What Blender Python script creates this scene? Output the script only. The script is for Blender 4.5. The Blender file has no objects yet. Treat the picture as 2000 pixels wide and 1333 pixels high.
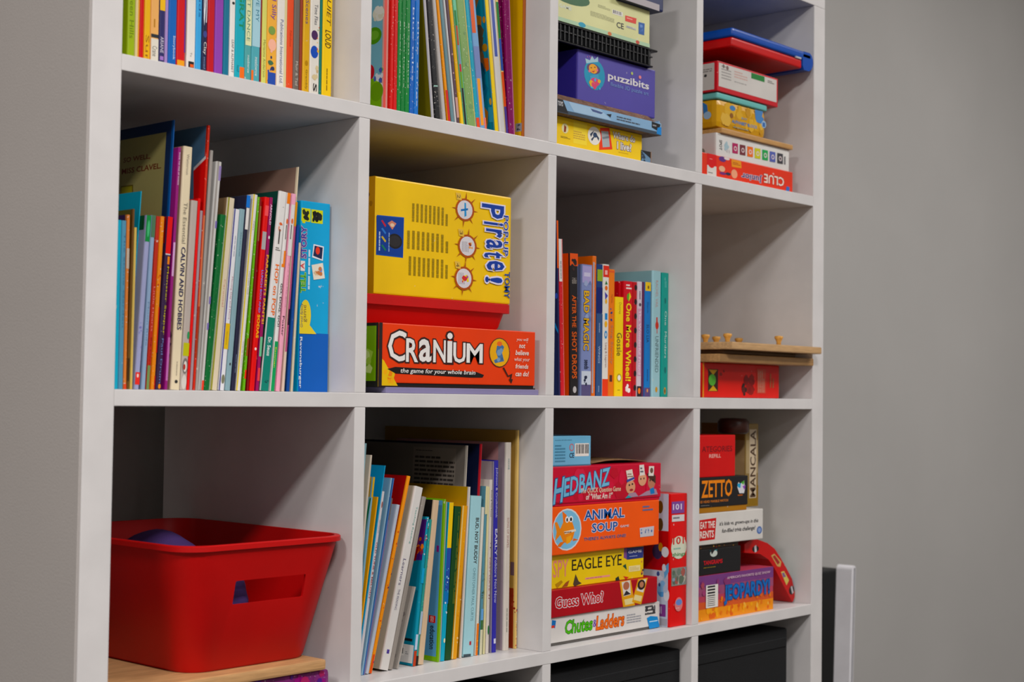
import bpy, bmesh, math, random
from mathutils import Matrix, Vector
random.seed(7)
SC = bpy.context.scene
COL = SC.collection

# ------------------------------------------------------------------ measured camera and bookcase frame
FL = 1.093                                   # height of the middle board above the floor
CP = Vector((-0.84613, -1.35344, FL - 0.00249))
yaw, pit, rol, FPX = 0.83614, 0.03714, 0.01282, 2930.3
FW = Vector((math.sin(yaw) * math.cos(pit), math.cos(yaw) * math.cos(pit), math.sin(pit)))
r0 = FW.cross(Vector((0, 0, 1))).normalized()
u0 = r0.cross(FW)
RT = r0 * math.cos(rol) + u0 * math.sin(rol)
UP = u0 * math.cos(rol) - r0 * math.sin(rol)

cam = bpy.data.cameras.new('camera')
cam.sensor_width = 36
cam.lens = FPX / 2000 * 36
cam.clip_start = 0.05
cam.dof.use_dof = True
cam.dof.focus_distance = 1.98
cam.dof.aperture_fstop = 7
camo = bpy.data.objects.new('camera', cam)
COL.objects.link(camo)
m = Matrix((RT, UP, -FW)).transposed().to_4x4()
m.translation = CP
camo.matrix_world = m
SC.camera = camo

SC.view_settings.view_transform = 'Standard'
SC.view_settings.look = 'None'
SC.view_settings.gamma = 1
SC.view_settings.use_curve_mapping = False
SC.view_settings.exposure = 0.0
w = bpy.data.worlds.new('world')
SC.world = w
w.use_nodes = True
w.node_tree.nodes['Background'].inputs[0].default_value = (0.9, 0.95, 1, 1)
w.node_tree.nodes['Background'].inputs[1].default_value = 0.05


def area_lamp(loc, sx, sy, power, color=(1, 0.965, 0.945)):
    l = bpy.data.lights.new('ceiling_or_fill_lamp', 'AREA')
    l.shape = 'RECTANGLE'
    l.size, l.size_y = sx, sy
    l.energy = power
    l.color = color
    o = bpy.data.objects.new('ceiling_or_fill_lamp', l)
    o.location = loc
    COL.objects.link(o)


area_lamp((-0.55, -1.75, 2.71), 0.5, 0.32, 57)
area_lamp((-1.9, -1.0, 2.71), 0.4, 0.4, 42)
area_lamp((2.6, -1.35, 2.71), 1.1, 0.5, 48)  # added with no known fixture, to brighten the right wall
area_lamp((0.6, -3.6, 2.71), 1.2, 0.6, 34)

# ------------------------------------------------------------------ helpers
W, T, DV, DH = 0.335, 0.03633, 0.01734, 0.01749
XL = [T + i * (W + DV) for i in range(4)]
XR = [x + W for x in XL]
X1 = XR[3] + T
ZB = FL
ZA = ZB + W + DH
ZC = ZB - W - DH
ZD = ZC - W - DH
ZTOP = ZA + W + T
DEP = 0.39


def ray(u, v):
    return FW + RT * ((u - 1000) / FPX) - UP * ((v - 666.5) / FPX)


def at(u, v, y):
    """point on the plane at depth y behind the bookcase front that the photograph shows at u, v"""
    r = ray(u, v)
    return CP + r * ((y - CP.y) / r.y)


def pix(p):
    p = p - CP
    d = p.dot(FW)
    return 1000 + FPX * p.dot(RT) / d, 666.5 - FPX * p.dot(UP) / d


def lin(c):
    return tuple((x / 12.92 if x <= 0.04045 else ((x + 0.055) / 1.055) ** 2.4) for x in c)


def hexc(h):
    h = h.lstrip('#')
    return lin(tuple(int(h[i:i + 2], 16) / 255 for i in (0, 2, 4)))


MATS = {}


def mat(h, rough=0.42, kind='card'):
    k = (h, rough, kind)
    if k in MATS:
        return MATS[k]
    c = hexc(h)
    if kind in ('card', 'print', 'worn', 'plastic') and max(c) - min(c) > 0.12:
        g = 0.25 * c[0] + 0.65 * c[1] + 0.1 * c[2]
        c = tuple(min(1, max(0, g + 1.16 * (x - g))) for x in c)
    M = bpy.data.materials.new(kind + '_' + h)
    M.use_nodes = True
    nt = M.node_tree
    bs = nt.nodes['Principled BSDF']
    bs.inputs['Roughness'].default_value = rough
    bs.inputs['Specular IOR Level'].default_value = 0.3
    tc = nt.nodes.new('ShaderNodeTexCoord')
    nz = nt.nodes.new('ShaderNodeTexNoise')
    mp = nt.nodes.new('ShaderNodeMapping')
    nt.links.new(tc.outputs['Object'], mp.inputs[0])
    nt.links.new(mp.outputs[0], nz.inputs['Vector'])
    cr = nt.nodes.new('ShaderNodeValToRGB')
    nt.links.new(nz.outputs[0], cr.inputs[0])
    e = cr.color_ramp.elements
    nz.inputs['Scale'].default_value = 14
    nz.inputs['Detail'].default_value = 5
    e[0].position, e[1].position = 0.3, 0.7
    lo, hi = 0.93, 1.04
    if kind == 'wall':
        nz.inputs['Scale'].default_value = 2.2
        lo, hi = 0.96, 1.03
    if kind == 'wood':
        mp.inputs['Scale'].default_value = (2, 14, 30)
        lo, hi = 0.78, 1.12
    if kind == 'pages':
        mp.inputs['Scale'].default_value = (220, 1.5, 1.5)
        nz.inputs['Scale'].default_value = 6
        lo, hi = 0.72, 1.05
    if kind == 'brush':
        lo, hi = 0.6, 1.35
        nz.inputs['Scale'].default_value = 60
    e[0].color = tuple(min(1, x * lo) for x in c) + (1,)
    e[1].color = tuple(min(1, x * hi) for x in c) + (1,)
    out = cr.outputs[0]
    if kind in ('card', 'worn', 'brush'):
        # nicks and rubbed spots where the paper shows through
        n2 = nt.nodes.new('ShaderNodeTexNoise')
        oi = nt.nodes.new('ShaderNodeObjectInfo')
        va = nt.nodes.new('ShaderNodeVectorMath')
        va.operation = 'ADD'
        sc_ = nt.nodes.new('ShaderNodeVectorMath')
        sc_.operation = 'SCALE'
        sc_.inputs[0].default_value = (3.1, 5.7, 9.3)
        nt.links.new(oi.outputs['Random'], sc_.inputs['Scale'])
        nt.links.new(tc.outputs['Object'], va.inputs[0])
        nt.links.new(sc_.outputs[0], va.inputs[1])
        n2.inputs['Scale'].default_value = 95 if kind == 'card' else 420
        n2.inputs['Detail'].default_value = 3
        nt.links.new(va.outputs[0], n2.inputs['Vector'])
        r2 = nt.nodes.new('ShaderNodeValToRGB')
        a = 0.735 if kind == 'card' else 0.665
        r2.color_ramp.elements[0].position = a
        r2.color_ramp.elements[1].position = a + 0.03
        r2.color_ramp.elements[1].color = (0.7, 0.7, 0.7, 1)
        nt.links.new(n2.outputs[0], r2.inputs[0])
        mx = nt.nodes.new('ShaderNodeMixRGB')
        nt.links.new(r2.outputs[0], mx.inputs[0])
        nt.links.new(out, mx.inputs[1])
        mx.inputs[2].default_value = (0.72, 0.68, 0.62, 1)
        out = mx.outputs[0]
    nt.links.new(out, bs.inputs['Base Color'])
    if kind in ('wall', 'fabric', 'plastic', 'laminate'):
        b = nt.nodes.new('ShaderNodeBump')
        n3 = nt.nodes.new('ShaderNodeTexNoise')
        n3.inputs['Scale'].default_value = {'wall': 380, 'fabric': 700, 'plastic': 900, 'laminate': 160}[kind]
        nt.links.new(tc.outputs['Object'], n3.inputs['Vector'])
        nt.links.new(n3.outputs[0], b.inputs['Height'])
        b.inputs['Strength'].default_value = {'wall': 0.25, 'fabric': 0.6, 'plastic': 0.12, 'laminate': 0.04}[kind]
        b.inputs['Distance'].default_value = 0.001
        nt.links.new(b.outputs[0], bs.inputs['Normal'])
    MATS[k] = M
    return M


def link_mesh(name, verts, faces, mats, fm=None, parent=None, smooth=False, loc=None):
    me = bpy.data.meshes.new(name)
    me.from_pydata([tuple(v) for v in verts], [], faces)
    for x in (mats if isinstance(mats, (list, tuple)) else [mats]):
        me.materials.append(x)
    if fm:
        for p, i in zip(me.polygons, fm):
            p.material_index = i
    if smooth:
        for p in me.polygons:
            p.use_smooth = True
    me.update()
    o = bpy.data.objects.new(name, me)
    COL.objects.link(o)
    if parent:
        o.parent = parent
    if loc is not None:
        o.location = loc
    return o


def from_bm(name, bm, mats, parent=None, smooth=False):
    me = bpy.data.meshes.new(name)
    bm.to_mesh(me)
    bm.free()
    for x in (mats if isinstance(mats, (list, tuple)) else [mats]):
        me.materials.append(x)
    if smooth:
        for p in me.polygons:
            p.use_smooth = True
    o = bpy.data.objects.new(name, me)
    COL.objects.link(o)
    if parent:
        o.parent = parent
    return o


def bm_box(bm, x0, x1, y0, y1, z0, z1, bev=0.0, seg=1):
    r = bmesh.ops.create_cube(bm, size=1)
    vs = r['verts']
    for v in vs:
        v.co = Vector((x0 if v.co.x < 0 else x1, y0 if v.co.y < 0 else y1, z0 if v.co.z < 0 else z1))
    if bev > 0:
        es = list({e for v in vs for e in v.link_edges})
        bmesh.ops.bevel(bm, geom=es, offset=bev, segments=seg, affect='EDGES', profile=0.6)


def boxobj(name, x0, x1, y0, y1, z0, z1, m_, parent=None, bev=0.0008, seg=1):
    bm = bmesh.new()
    bm_box(bm, x0, x1, y0, y1, z0, z1, bev, seg)
    return from_bm(name, bm, m_, parent)


def tag(o, label, cat, group=None, kind=None):
    o['label'] = label
    o['category'] = cat
    if group:
        o['group'] = group
    if kind:
        o['kind'] = kind
    return o


def struct(o):
    o['kind'] = 'structure'
    return o


def empty(name, loc, rz=0):
    o = bpy.data.objects.new(name, None)
    o.empty_display_size = 0.02
    o.location = loc
    o.rotation_euler = (0, 0, rz)
    COL.objects.link(o)
    return o


# ------------------------------------------------------------------ printed matter
TXT = {}


def text_mesh(s, offset=0.0, shear=0.0):
    k = (s, offset, shear)
    if k in TXT:
        return TXT[k]
    cu = bpy.data.curves.new('t', 'FONT')
    cu.body = s
    cu.offset = offset
    cu.shear = shear
    cu.resolution_u = 2
    cu.align_x = 'CENTER'
    cu.space_line = 0.85
    ob = bpy.data.objects.new('t', cu)
    COL.objects.link(ob)
    dg = bpy.context.evaluated_depsgraph_get()
    dg.update()
    me = bpy.data.meshes.new_from_object(ob.evaluated_get(dg))
    vs = [(v.co.x, v.co.y) for v in me.vertices]
    fs = [tuple(p.vertices) for p in me.polygons]
    bpy.data.objects.remove(ob)
    bpy.data.curves.remove(cu)
    bpy.data.meshes.remove(me)
    TXT[k] = (vs, fs)
    return TXT[k]


class Print:
    """collects the flat print of one thing; faces: f front, l left, t top, r right"""

    def __init__(s, obj, w_, d, h):
        s.o, s.w, s.d, s.h = obj, w_, d, h
        s.V, s.F, s.M, s.mats = [], [], [], []
        s.n = 0
        bpy.context.view_layer.update()
        s.mw = obj.matrix_world.copy()
        s.inv = s.mw.inverted()

    def face(s, f):
        w_, d, h = s.w, s.d, s.h
        if f == 'f':
            return Vector((0, 0, 0)), Vector((1, 0, 0)), Vector((0, 0, 1)), Vector((0, -1, 0)), w_, h
        if f == 'l':
            return Vector((0, d, 0)), Vector((0, -1, 0)), Vector((0, 0, 1)), Vector((-1, 0, 0)), d, h
        if f == 't':
            return Vector((0, 0, h)), Vector((1, 0, 0)), Vector((0, 1, 0)), Vector((0, 0, 1)), w_, d
        return Vector((w_, 0, 0)), Vector((0, 1, 0)), Vector((0, 0, 1)), Vector((1, 0, 0)), d, h

    def conv(s, f, x, y):
        O, A, B, N, la, lb = s.face(f)
        if x <= 2 and y <= 2:
            return x * la, y * lb
        cu, cv = pix(s.mw @ (O + A * la * (x if x <= 2 else 0.5) + B * lb * (y if y <= 2 else 0.5)))
        u, v = (x if x > 2 else cu), (y if y > 2 else cv)
        r = s.inv.to_3x3() @ ray(u, v)
        p = s.inv @ CP
        t = (O - p).dot(N) / r.dot(N)
        q = p + r * t - O
        a, b = q.dot(A), q.dot(B)
        if x <= 2:
            a = x * la
        if y <= 2:
            b = y * lb
        return min(max(a, 0.0), la), min(max(b, 0.0), lb)

    def mi(s, c, rough=0.4):
        m_ = mat(c, rough, 'print')
        if m_ not in s.mats:
            s.mats.append(m_)
        return s.mats.index(m_)

    def put(s, f, pts, faces, c, lift=None):
        O, A, B, N, la, lb = s.face(f)
        s.n += 1
        if lift is None:
            lift = 0.0001 + 0.000014 * s.n
        off = lift * (0.3 if f == 'l' else 1)
        b = len(s.V)
        for a_, b_ in pts:
            a_, b_ = min(max(a_, 0.0), la), min(max(b_, 0.0), lb)
            s.V.append(O + A * a_ + B * b_ + N * off)
        i = s.mi(c)
        for q in faces:
            s.F.append([b + k for k in q])
            s.M.append(i)

    def rect(s, f, x0, y0, x1, y1):
        a0, b0 = s.conv(f, x0, y0)
        a1, b1 = s.conv(f, x1, y1)
        if x0 > 2 and x1 > 2 and y0 > 2 and y1 > 2:
            # the lines of print converge in the photograph: measure the box they really fill
            p, q = s.conv(f, x1, y0)[1], s.conv(f, x0, y1)[1]
            top, bot = min(b0, p), max(b1, q)
            if top - bot < 0.45 * (b0 + p - b1 - q) / 2:
                mid, hh = (b0 + p + b1 + q) / 4, 0.225 * (b0 + p - b1 - q) / 2
                top, bot = mid + hh, mid - hh
            b0, b1 = top, bot
        return min(a0, a1), min(b0, b1), max(a0, a1), max(b0, b1)

    def run(s, op):
        k, f = op[0], op[1]
        if k == 'R':
            a0, b0, a1, b1 = s.rect(f, *op[2:6])
            s.put(f, [(a0, b0), (a1, b0), (a1, b1), (a0, b1)], [(0, 1, 2, 3)], op[6])
        elif k == 'E':
            a0, b0, a1, b1 = s.rect(f, *op[2:6])
            n = 20
            s.put(f, [((a0 + a1) / 2 + (a1 - a0) / 2 * math.cos(6.2832 * i / n), (b0 + b1) / 2 + (b1 - b0) / 2 * math.sin(6.2832 * i / n)) for i in range(n)], [tuple(range(n))], op[6])
        elif k == 'G':
            s.put(f, [s.conv(f, *q) for q in op[2]], [tuple(range(len(op[2])))], op[3])
        elif k == 'T':
            txt, c = op[2], op[7]
            o = op[8] if len(op) > 8 else {}
            a0, b0, a1, b1 = s.rect(f, *op[3:7])
            bb = min(o.get('b', 0.0), 0.02)
            vs, fs = text_mesh(txt, bb, o.get('sh', 0.0))
            if not vs:
                return
            x0, x1 = min(v[0] for v in vs), max(v[0] for v in vs)
            y0, y1 = min(v[1] for v in vs), max(v[1] for v in vs)
            rot = o.get('rot', '')
            sl = o.get('ks', 0.0)

            def tr(v):
                a, b = (v[0] - x0) / max(1e-6, x1 - x0), (v[1] - y0) / max(1e-6, y1 - y0)
                if rot == 'd':
                    a, b = b, 1 - a
                elif rot == 'u':
                    a, b = 1 - b, a
                elif rot == 'f':
                    a, b = 1 - a, 1 - b
                return a0 + a * (a1 - a0), b0 + b * (b1 - b0) + sl * (a - 0.5) * (a1 - a0)
            if 'ol' in o:
                ov, of = text_mesh(txt, bb + min(o.get('ow', 0.045), 0.045), o.get('sh', 0.0))
                s.put(f, [tr(v) for v in ov], of, o['ol'])
            s.put(f, [tr(v) for v in vs], fs, c)
        elif k == 'S':   # small illegible lines of print
            a0, b0, a1, b1 = s.rect(f, *op[2:6])
            n, c = op[6], op[7]
            vert = len(op) > 8
            if vert:
                a0, b0, a1, b1 = b0, a0, b1, a1
            pts, fs = [], []
            for i in range(n):
                y = b0 + (b1 - b0) * (i + 0.25) / n
                hh = (b1 - b0) / n * 0.5
                x = a0
                while x < a1 - 1e-5:
                    L = min((a1 - a0) * random.uniform(0.06, 0.2), a1 - x)
                    q = [(x, y), (x + L * 0.86, y), (x + L * 0.86, y + hh), (x, y + hh)]
                    if vert:
                        q = [(b, a) for a, b in q][::-1]
                    fs.append(tuple(range(len(pts), len(pts) + 4)))
                    pts += q
                    x += L
                    if i == n - 1 and x > a0 + (a1 - a0) * 0.6:
                        break
            s.put(f, pts, fs, c)
        elif k == 'B':   # bar code
            a0, b0, a1, b1 = s.rect(f, *op[2:6])
            s.put(f, [(a0, b0), (a1, b0), (a1, b1), (a0, b1)], [(0, 1, 2, 3)], 'e8e4dd')
            pts, fs = [], []
            vert = len(op) > 6
            x, e = (b0, b1) if vert else (a0, a1)
            L = e - x
            x += L * 0.08
            e -= L * 0.08
            while x < e:
                ww = L * random.choice((0.03, 0.05, 0.08))
                if vert:
                    q = [(a0 + (a1 - a0) * 0.12, x), (a1 - (a1 - a0) * 0.25, x), (a1 - (a1 - a0) * 0.25, x + ww), (a0 + (a1 - a0) * 0.12, x + ww)]
                else:
                    q = [(x, b0 + (b1 - b0) * 0.2), (x + ww, b0 + (b1 - b0) * 0.2), (x + ww, b1 - (b1 - b0) * 0.08), (x, b1 - (b1 - b0) * 0.08)]
                fs.append(tuple(range(len(pts), len(pts) + 4)))
                pts += q
                x += ww + L * 0.055
            s.put(f, pts, fs, '25252a')
        elif k == 'N':   # speckled picture: many small blots
            a0, b0, a1, b1 = s.rect(f, *op[2:6])
            cols, n = op[6].split(), op[7]
            for i in range(n):
                cx, cy = random.uniform(a0, a1), random.uniform(b0, b1)
                r = min(a1 - a0, b1 - b0) * random.uniform(0.12, 0.3)
                ra = min(r * random.uniform(0.7, 1.5), (a1 - a0) / 2)
                cx = min(max(cx, a0 + ra), a1 - ra)
                cy = min(max(cy, b0 + r), b1 - r)
                kk = random.choice((5, 7, 9))
                ph = random.random() * 6
                s.put(f, [(cx + ra * math.cos(ph + 6.2832 * j / kk) * (1 if j % 2 else 0.8), cy + r * math.sin(ph + 6.2832 * j / kk)) for j in range(kk)], [tuple(range(kk))], random.choice(cols))

    def build(s, name='cover_print'):
        if s.F:
            link_mesh(name, s.V, s.F, s.mats, s.M, s.o)


def dress(o, w_, d, h, ops):
    if ops:
        p = Print(o, w_, d, h)
        for op in ops:
            p.run(op)
        p.build()


# ------------------------------------------------------------------ books
def book_mesh(t, d, h, color, hard, wear):
    """cover: spine and two boards as one folded sheet; x thickness, y depth, z height"""
    c = min(0.0024 if hard else 0.0006, t * 0.22)
    r = min(0.0016, t * 0.3)
    out = [(0, d), (0, r), (r * 0.3, r * 0.3), (r, 0), (t - r, 0), (t - r * 0.3, r * 0.3), (t, r), (t, d)]
    inn = [(t - c, d), (t - c, max(r, c)), (t - max(r, c), c), (max(r, c), c), (c, max(r, c)), (c, d)]
    if hard and t > 0.006:      # joint groove beside the spine
        out = [(0, d), (0, 0.011), (0.0009, 0.0085), (0.0009, 0.007), (0, 0.0045)] + out[1:]
    loop = out + inn
    n = len(loop)
    V = [(x, y, 0) for x, y in loop] + [(x, y, h) for x, y in loop]
    F = [(i, (i + 1) % n, (i + 1) % n + n, i + n) for i in range(n)]
    no = len(out)
    # end caps as quad strips between the outer and inner outline
    bm = bmesh.new()
    vs = [bm.verts.new(v) for v in V]
    for f in F:
        bm.faces.new([vs[i] for i in f])
    for k in (0, n):
        fc = bm.faces.new([vs[i + k] for i in range(n)])
        bmesh.ops.triangulate(bm, faces=[fc])
    bmesh.ops.recalc_face_normals(bm, faces=bm.faces)
    me = bpy.data.meshes.new('book')
    bm.to_mesh(me)
    bm.free()
    me.materials.append(mat(color, 0.38, 'worn' if wear else 'card'))
    return me, c


def book(desc, cellp, group, x, y, z, t, h, d, color, th=0.0, ops=(), hard=False, wear=False, pages='d9cfb8', rz=0.0, name='book', cat='book'):
    me, c = book_mesh(t, d, h, color, hard, wear)
    o = bpy.data.objects.new(name, me)
    COL.objects.link(o)
    if th > 0:
        z = z + t * math.sin(th)
        # keep the measured left edge of the spine at the shelf
        x = x + t * (1 / math.cos(th) - math.cos(th)) * 0
    o.matrix_world = Matrix.Translation((x, y, z + 0.0002)) @ Matrix.Rotation(rz, 4, 'Z') @ Matrix.Rotation(th, 4, 'Y')
    g = 0.003 if hard else 0.0004
    boxobj('pages', c * 1.02, t - c * 1.02, c * 1.1, d - (0.004 if hard else 0.0004), g, h - g, mat(pages, 0.8, 'pages'), o, 0)
    tag(o, (desc + (', in ' + cellp if cellp else '')).strip(), cat, group)
    dress(o, t, d, h, ops)
    return o


def shelf_books(cellp, group, xlo, xhi, z, yf, rows, defd=0.2):
    """rows: (desc, u0, u1, utop, vtop or height, colour, ops, options)"""
    B = []
    for r in rows:
        desc, ua, ub, ut, vt, col, ops = r[:7]
        op = r[7] if len(r) > 7 else {}
        y = yf + op.get('y', 0.0)
        vb = pix(Vector((at(ua, 700, y).x, y, z)))[1]
        vb2 = pix(Vector((at(ub, 700, y).x, y, z)))[1]
        xa, xb = at(ua, vb, yf).x, at(ub, vb2, yf).x
        if vt == 0:            # runs out of the top of the picture, leaning
            p = at(ut, 0, y)
            th = math.atan2(p.x - xa, p.z - z)
            h = 0.285
        elif vt < 2:
            h = vt
            th = op.get('th', 0.0)
        else:
            p = at(ut, vt, y)
            th = math.atan2(p.x - xa, p.z - z)
            if abs(th) < 0.02 and 'lean' not in op:
                th = 0.0
            h = math.hypot(p.x - xa, p.z - z)
            th = op.get('th', th)
        B.append(dict(desc=desc, x=xa, t=max(0.0016, (xb - xa) * math.cos(th)), th=th, h=h, y=y, col=col, ops=ops, op=op))
    G = 0.0004
    for b in B:
        b['a'], b['s'], b['t0'] = b['x'], math.tan(b['th']), b['t']
    pairs = [(i, j) for i in range(len(B)) for j in range(i + 1, min(i + 6, len(B)))]
    for it in range(900):
        soft = it < 650
        for b in B:
            if soft:
                b['a'] += 0.02 * (b['x'] - b['a'])
                b['s'] += 0.02 * (math.tan(b['th']) - b['s'])
            for z_ in (0.0, b['h'] * 0.98):
                lo = xlo + 0.0005 - (b['a'] + b['s'] * z_)
                hi = b['a'] + b['s'] * z_ + b['t'] - (xhi - 0.0005)
                e = lo if lo > 0 else (-hi if hi > 0 else 0)
                if e:
                    if z_ == 0:
                        b['a'] += e
                    else:
                        b['s'] += e / z_
        for i, j in pairs:
            p, q = B[i], B[j]
            tp = p['t'] * math.sqrt(1 + p['s'] ** 2)
            for z_ in (0.0, min(p['h'], q['h'])):
                c = p['a'] + p['s'] * z_ + tp + G - q['a'] - q['s'] * z_
                if c > 0:
                    for k, sg in ((p, -1), (q, 1)):
                        if z_ == 0:
                            k['a'] += sg * c * 0.5
                        else:
                            k['s'] += sg * c * 0.5 / z_
                        k['t'] = max(k['t0'] * 0.62, 0.0013, k['t'] - c * 0.06)
    for b in B:
        b['X'], b['th'] = b['a'], math.atan(b['s'])
        if abs(b['s']) < 0.004 and all(abs(c['s']) < 0.004 for c in B):
            b['th'] = 0.0
    for b in B:
        op = b['op']
        xx = b['X']
        if b['th'] > 0:
            # pivot of the mesh is the lower left corner of the spine, lifted by the lean
            xx = b['X'] + b['t'] * (1 / math.cos(b['th']) - math.cos(b['th']))
        d = op.get('d', defd)
        d = min(d, DEP - 0.003 - b['y'])
        book(b['desc'], cellp, group, xx, b['y'], z, b['t'], b['h'], d, b['col'], b['th'], b['ops'],
             op.get('hard', b['t'] > 0.012), op.get('wear', False), op.get('pages', 'd9cfb8'))


# ------------------------------------------------------------------ boxes
def game_box(name, label, group, x0, x1, y, z0, z1, d, color, ops=(), tray=0.0, traycol=None, bev=0.0012, rz=0.0, cat='game box', kind='card', rough=0.4, xz=None):
    o_w = x1 - x0
    h = z1 - z0
    bm = bmesh.new()
    bm_box(bm, 0, o_w, 0, d, tray, h, bev, 2)
    o = from_bm(name, bm, mat(color, rough, kind))
    o.matrix_world = Matrix.Translation((x0, y, z0)) @ Matrix.Rotation(rz, 4, 'Z')
    if tray > 0:
        boxobj('box_bottom', 0.0012, o_w - 0.0012, 0.0012, d - 0.0012, 0, tray + 0.004, mat(traycol or color, rough, kind), o, 0.0006)
    tag(o, label, cat, group)
    dress(o, o_w, d, h, ops)
    return o


def lathe(name, prof, m_, parent=None, n=20, axis='z', loc=(0, 0, 0)):
    V, F = [], []
    for r, z in prof:
        for i in range(n):
            a = 6.28318 * i / n
            V.append((r * math.cos(a), r * math.sin(a), z))
    for k in range(len(prof) - 1):
        for i in range(n):
            j = (i + 1) % n
            F.append((k * n + i, k * n + j, (k + 1) * n + j, (k + 1) * n + i))
    F.append(tuple(range(n))[::-1])
    F.append(tuple((len(prof) - 1) * n + i for i in range(n)))
    o = link_mesh(name, V, F, m_, None, parent, True)
    o.location = loc
    return o


# ================================================================== the room
wallm = mat('b0aeab', 0.75, 'wall')
YW = 0.46
struct(boxobj('floor', -3.2, 4.4, -4.6, YW + 0.1, -0.1, 0, mat('4c4743', 0.8, 'wall'), None, 0))
struct(boxobj('ceiling', -3.2, 4.4, -4.6, YW + 0.1, 2.75, 2.85, mat('d8d6d0', 0.9, 'wall'), None, 0))
struct(boxobj('wall_back', -3.2, 4.4, YW, YW + 0.1, 0, 2.75, wallm, None, 0))
struct(boxobj('wall_left', -3.3, -3.2, -4.6, YW, 0, 2.75, wallm, None, 0))
struct(boxobj('wall_right', 4.4, 4.5, -4.6, YW, 0, 2.75, wallm, None, 0))
struct(boxobj('wall_front', -3.2, 4.4, -4.7, -4.6, 0, 2.75, wallm, None, 0))
struct(boxobj('baseboard_back', -3.2, 4.4, YW - 0.012, YW - 0.0005, 0.0, 0.1, mat('8a8884', 0.6, 'laminate'), None, 0.002))

# ================================================================== the bookcase
lam = mat('d8d5d4', 0.38, 'laminate')
case = empty('bookcase', (0, 0, 0))
tag(case, 'white open cube bookcase with books and games in its cubbies', 'bookcase')
boxobj('side_panel', 0, T, 0, DEP, 0, ZTOP - T, lam, case, 0.0012, 2)
boxobj('side_panel', X1 - T, X1, 0, DEP, 0, ZTOP - T, lam, case, 0.0012, 2)
boxobj('added_side_sheet', -0.003, -0.00005, 0.0012, DEP, 0, ZTOP, mat('aea8a4', 0.75, 'wall'), case, 0.0003)  # added grey sheet makes the outer side darker than the white laminate
boxobj('top_panel', 0, X1, 0, DEP, ZTOP - T, ZTOP, lam, case, 0.0012, 2)
ZE = ZD - W - DH
boxobj('bottom_panel', T, X1 - T, 0, DEP, ZE - T, ZE, lam, case, 0.0012, 2)
for zt in (ZA, ZB, ZC, ZD):
    boxobj('shelf_board', T, X1 - T, 0, DEP, zt - DH, zt, lam, case, 0.0009, 2)
for i in range(3):
    for z0 in (ZE, ZD, ZC, ZB, ZA):
        boxobj('divider', XR[i], XR[i] + DV, 0.0004, DEP, z0, z0 + W, lam, case, 0.0009, 2)

# ================================================================== top row, left cubby: upright picture books
D = {'rot': 'd'}
def sp(text, y0, y1, col, x0=0.22, x1=0.8, **k):
    """lettering running down a spine between the heights y0 (top) and y1"""
    o = dict(D); o.update(k)
    return ('T', 'f', text, x0, y0, x1, y1, col, o)


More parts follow.
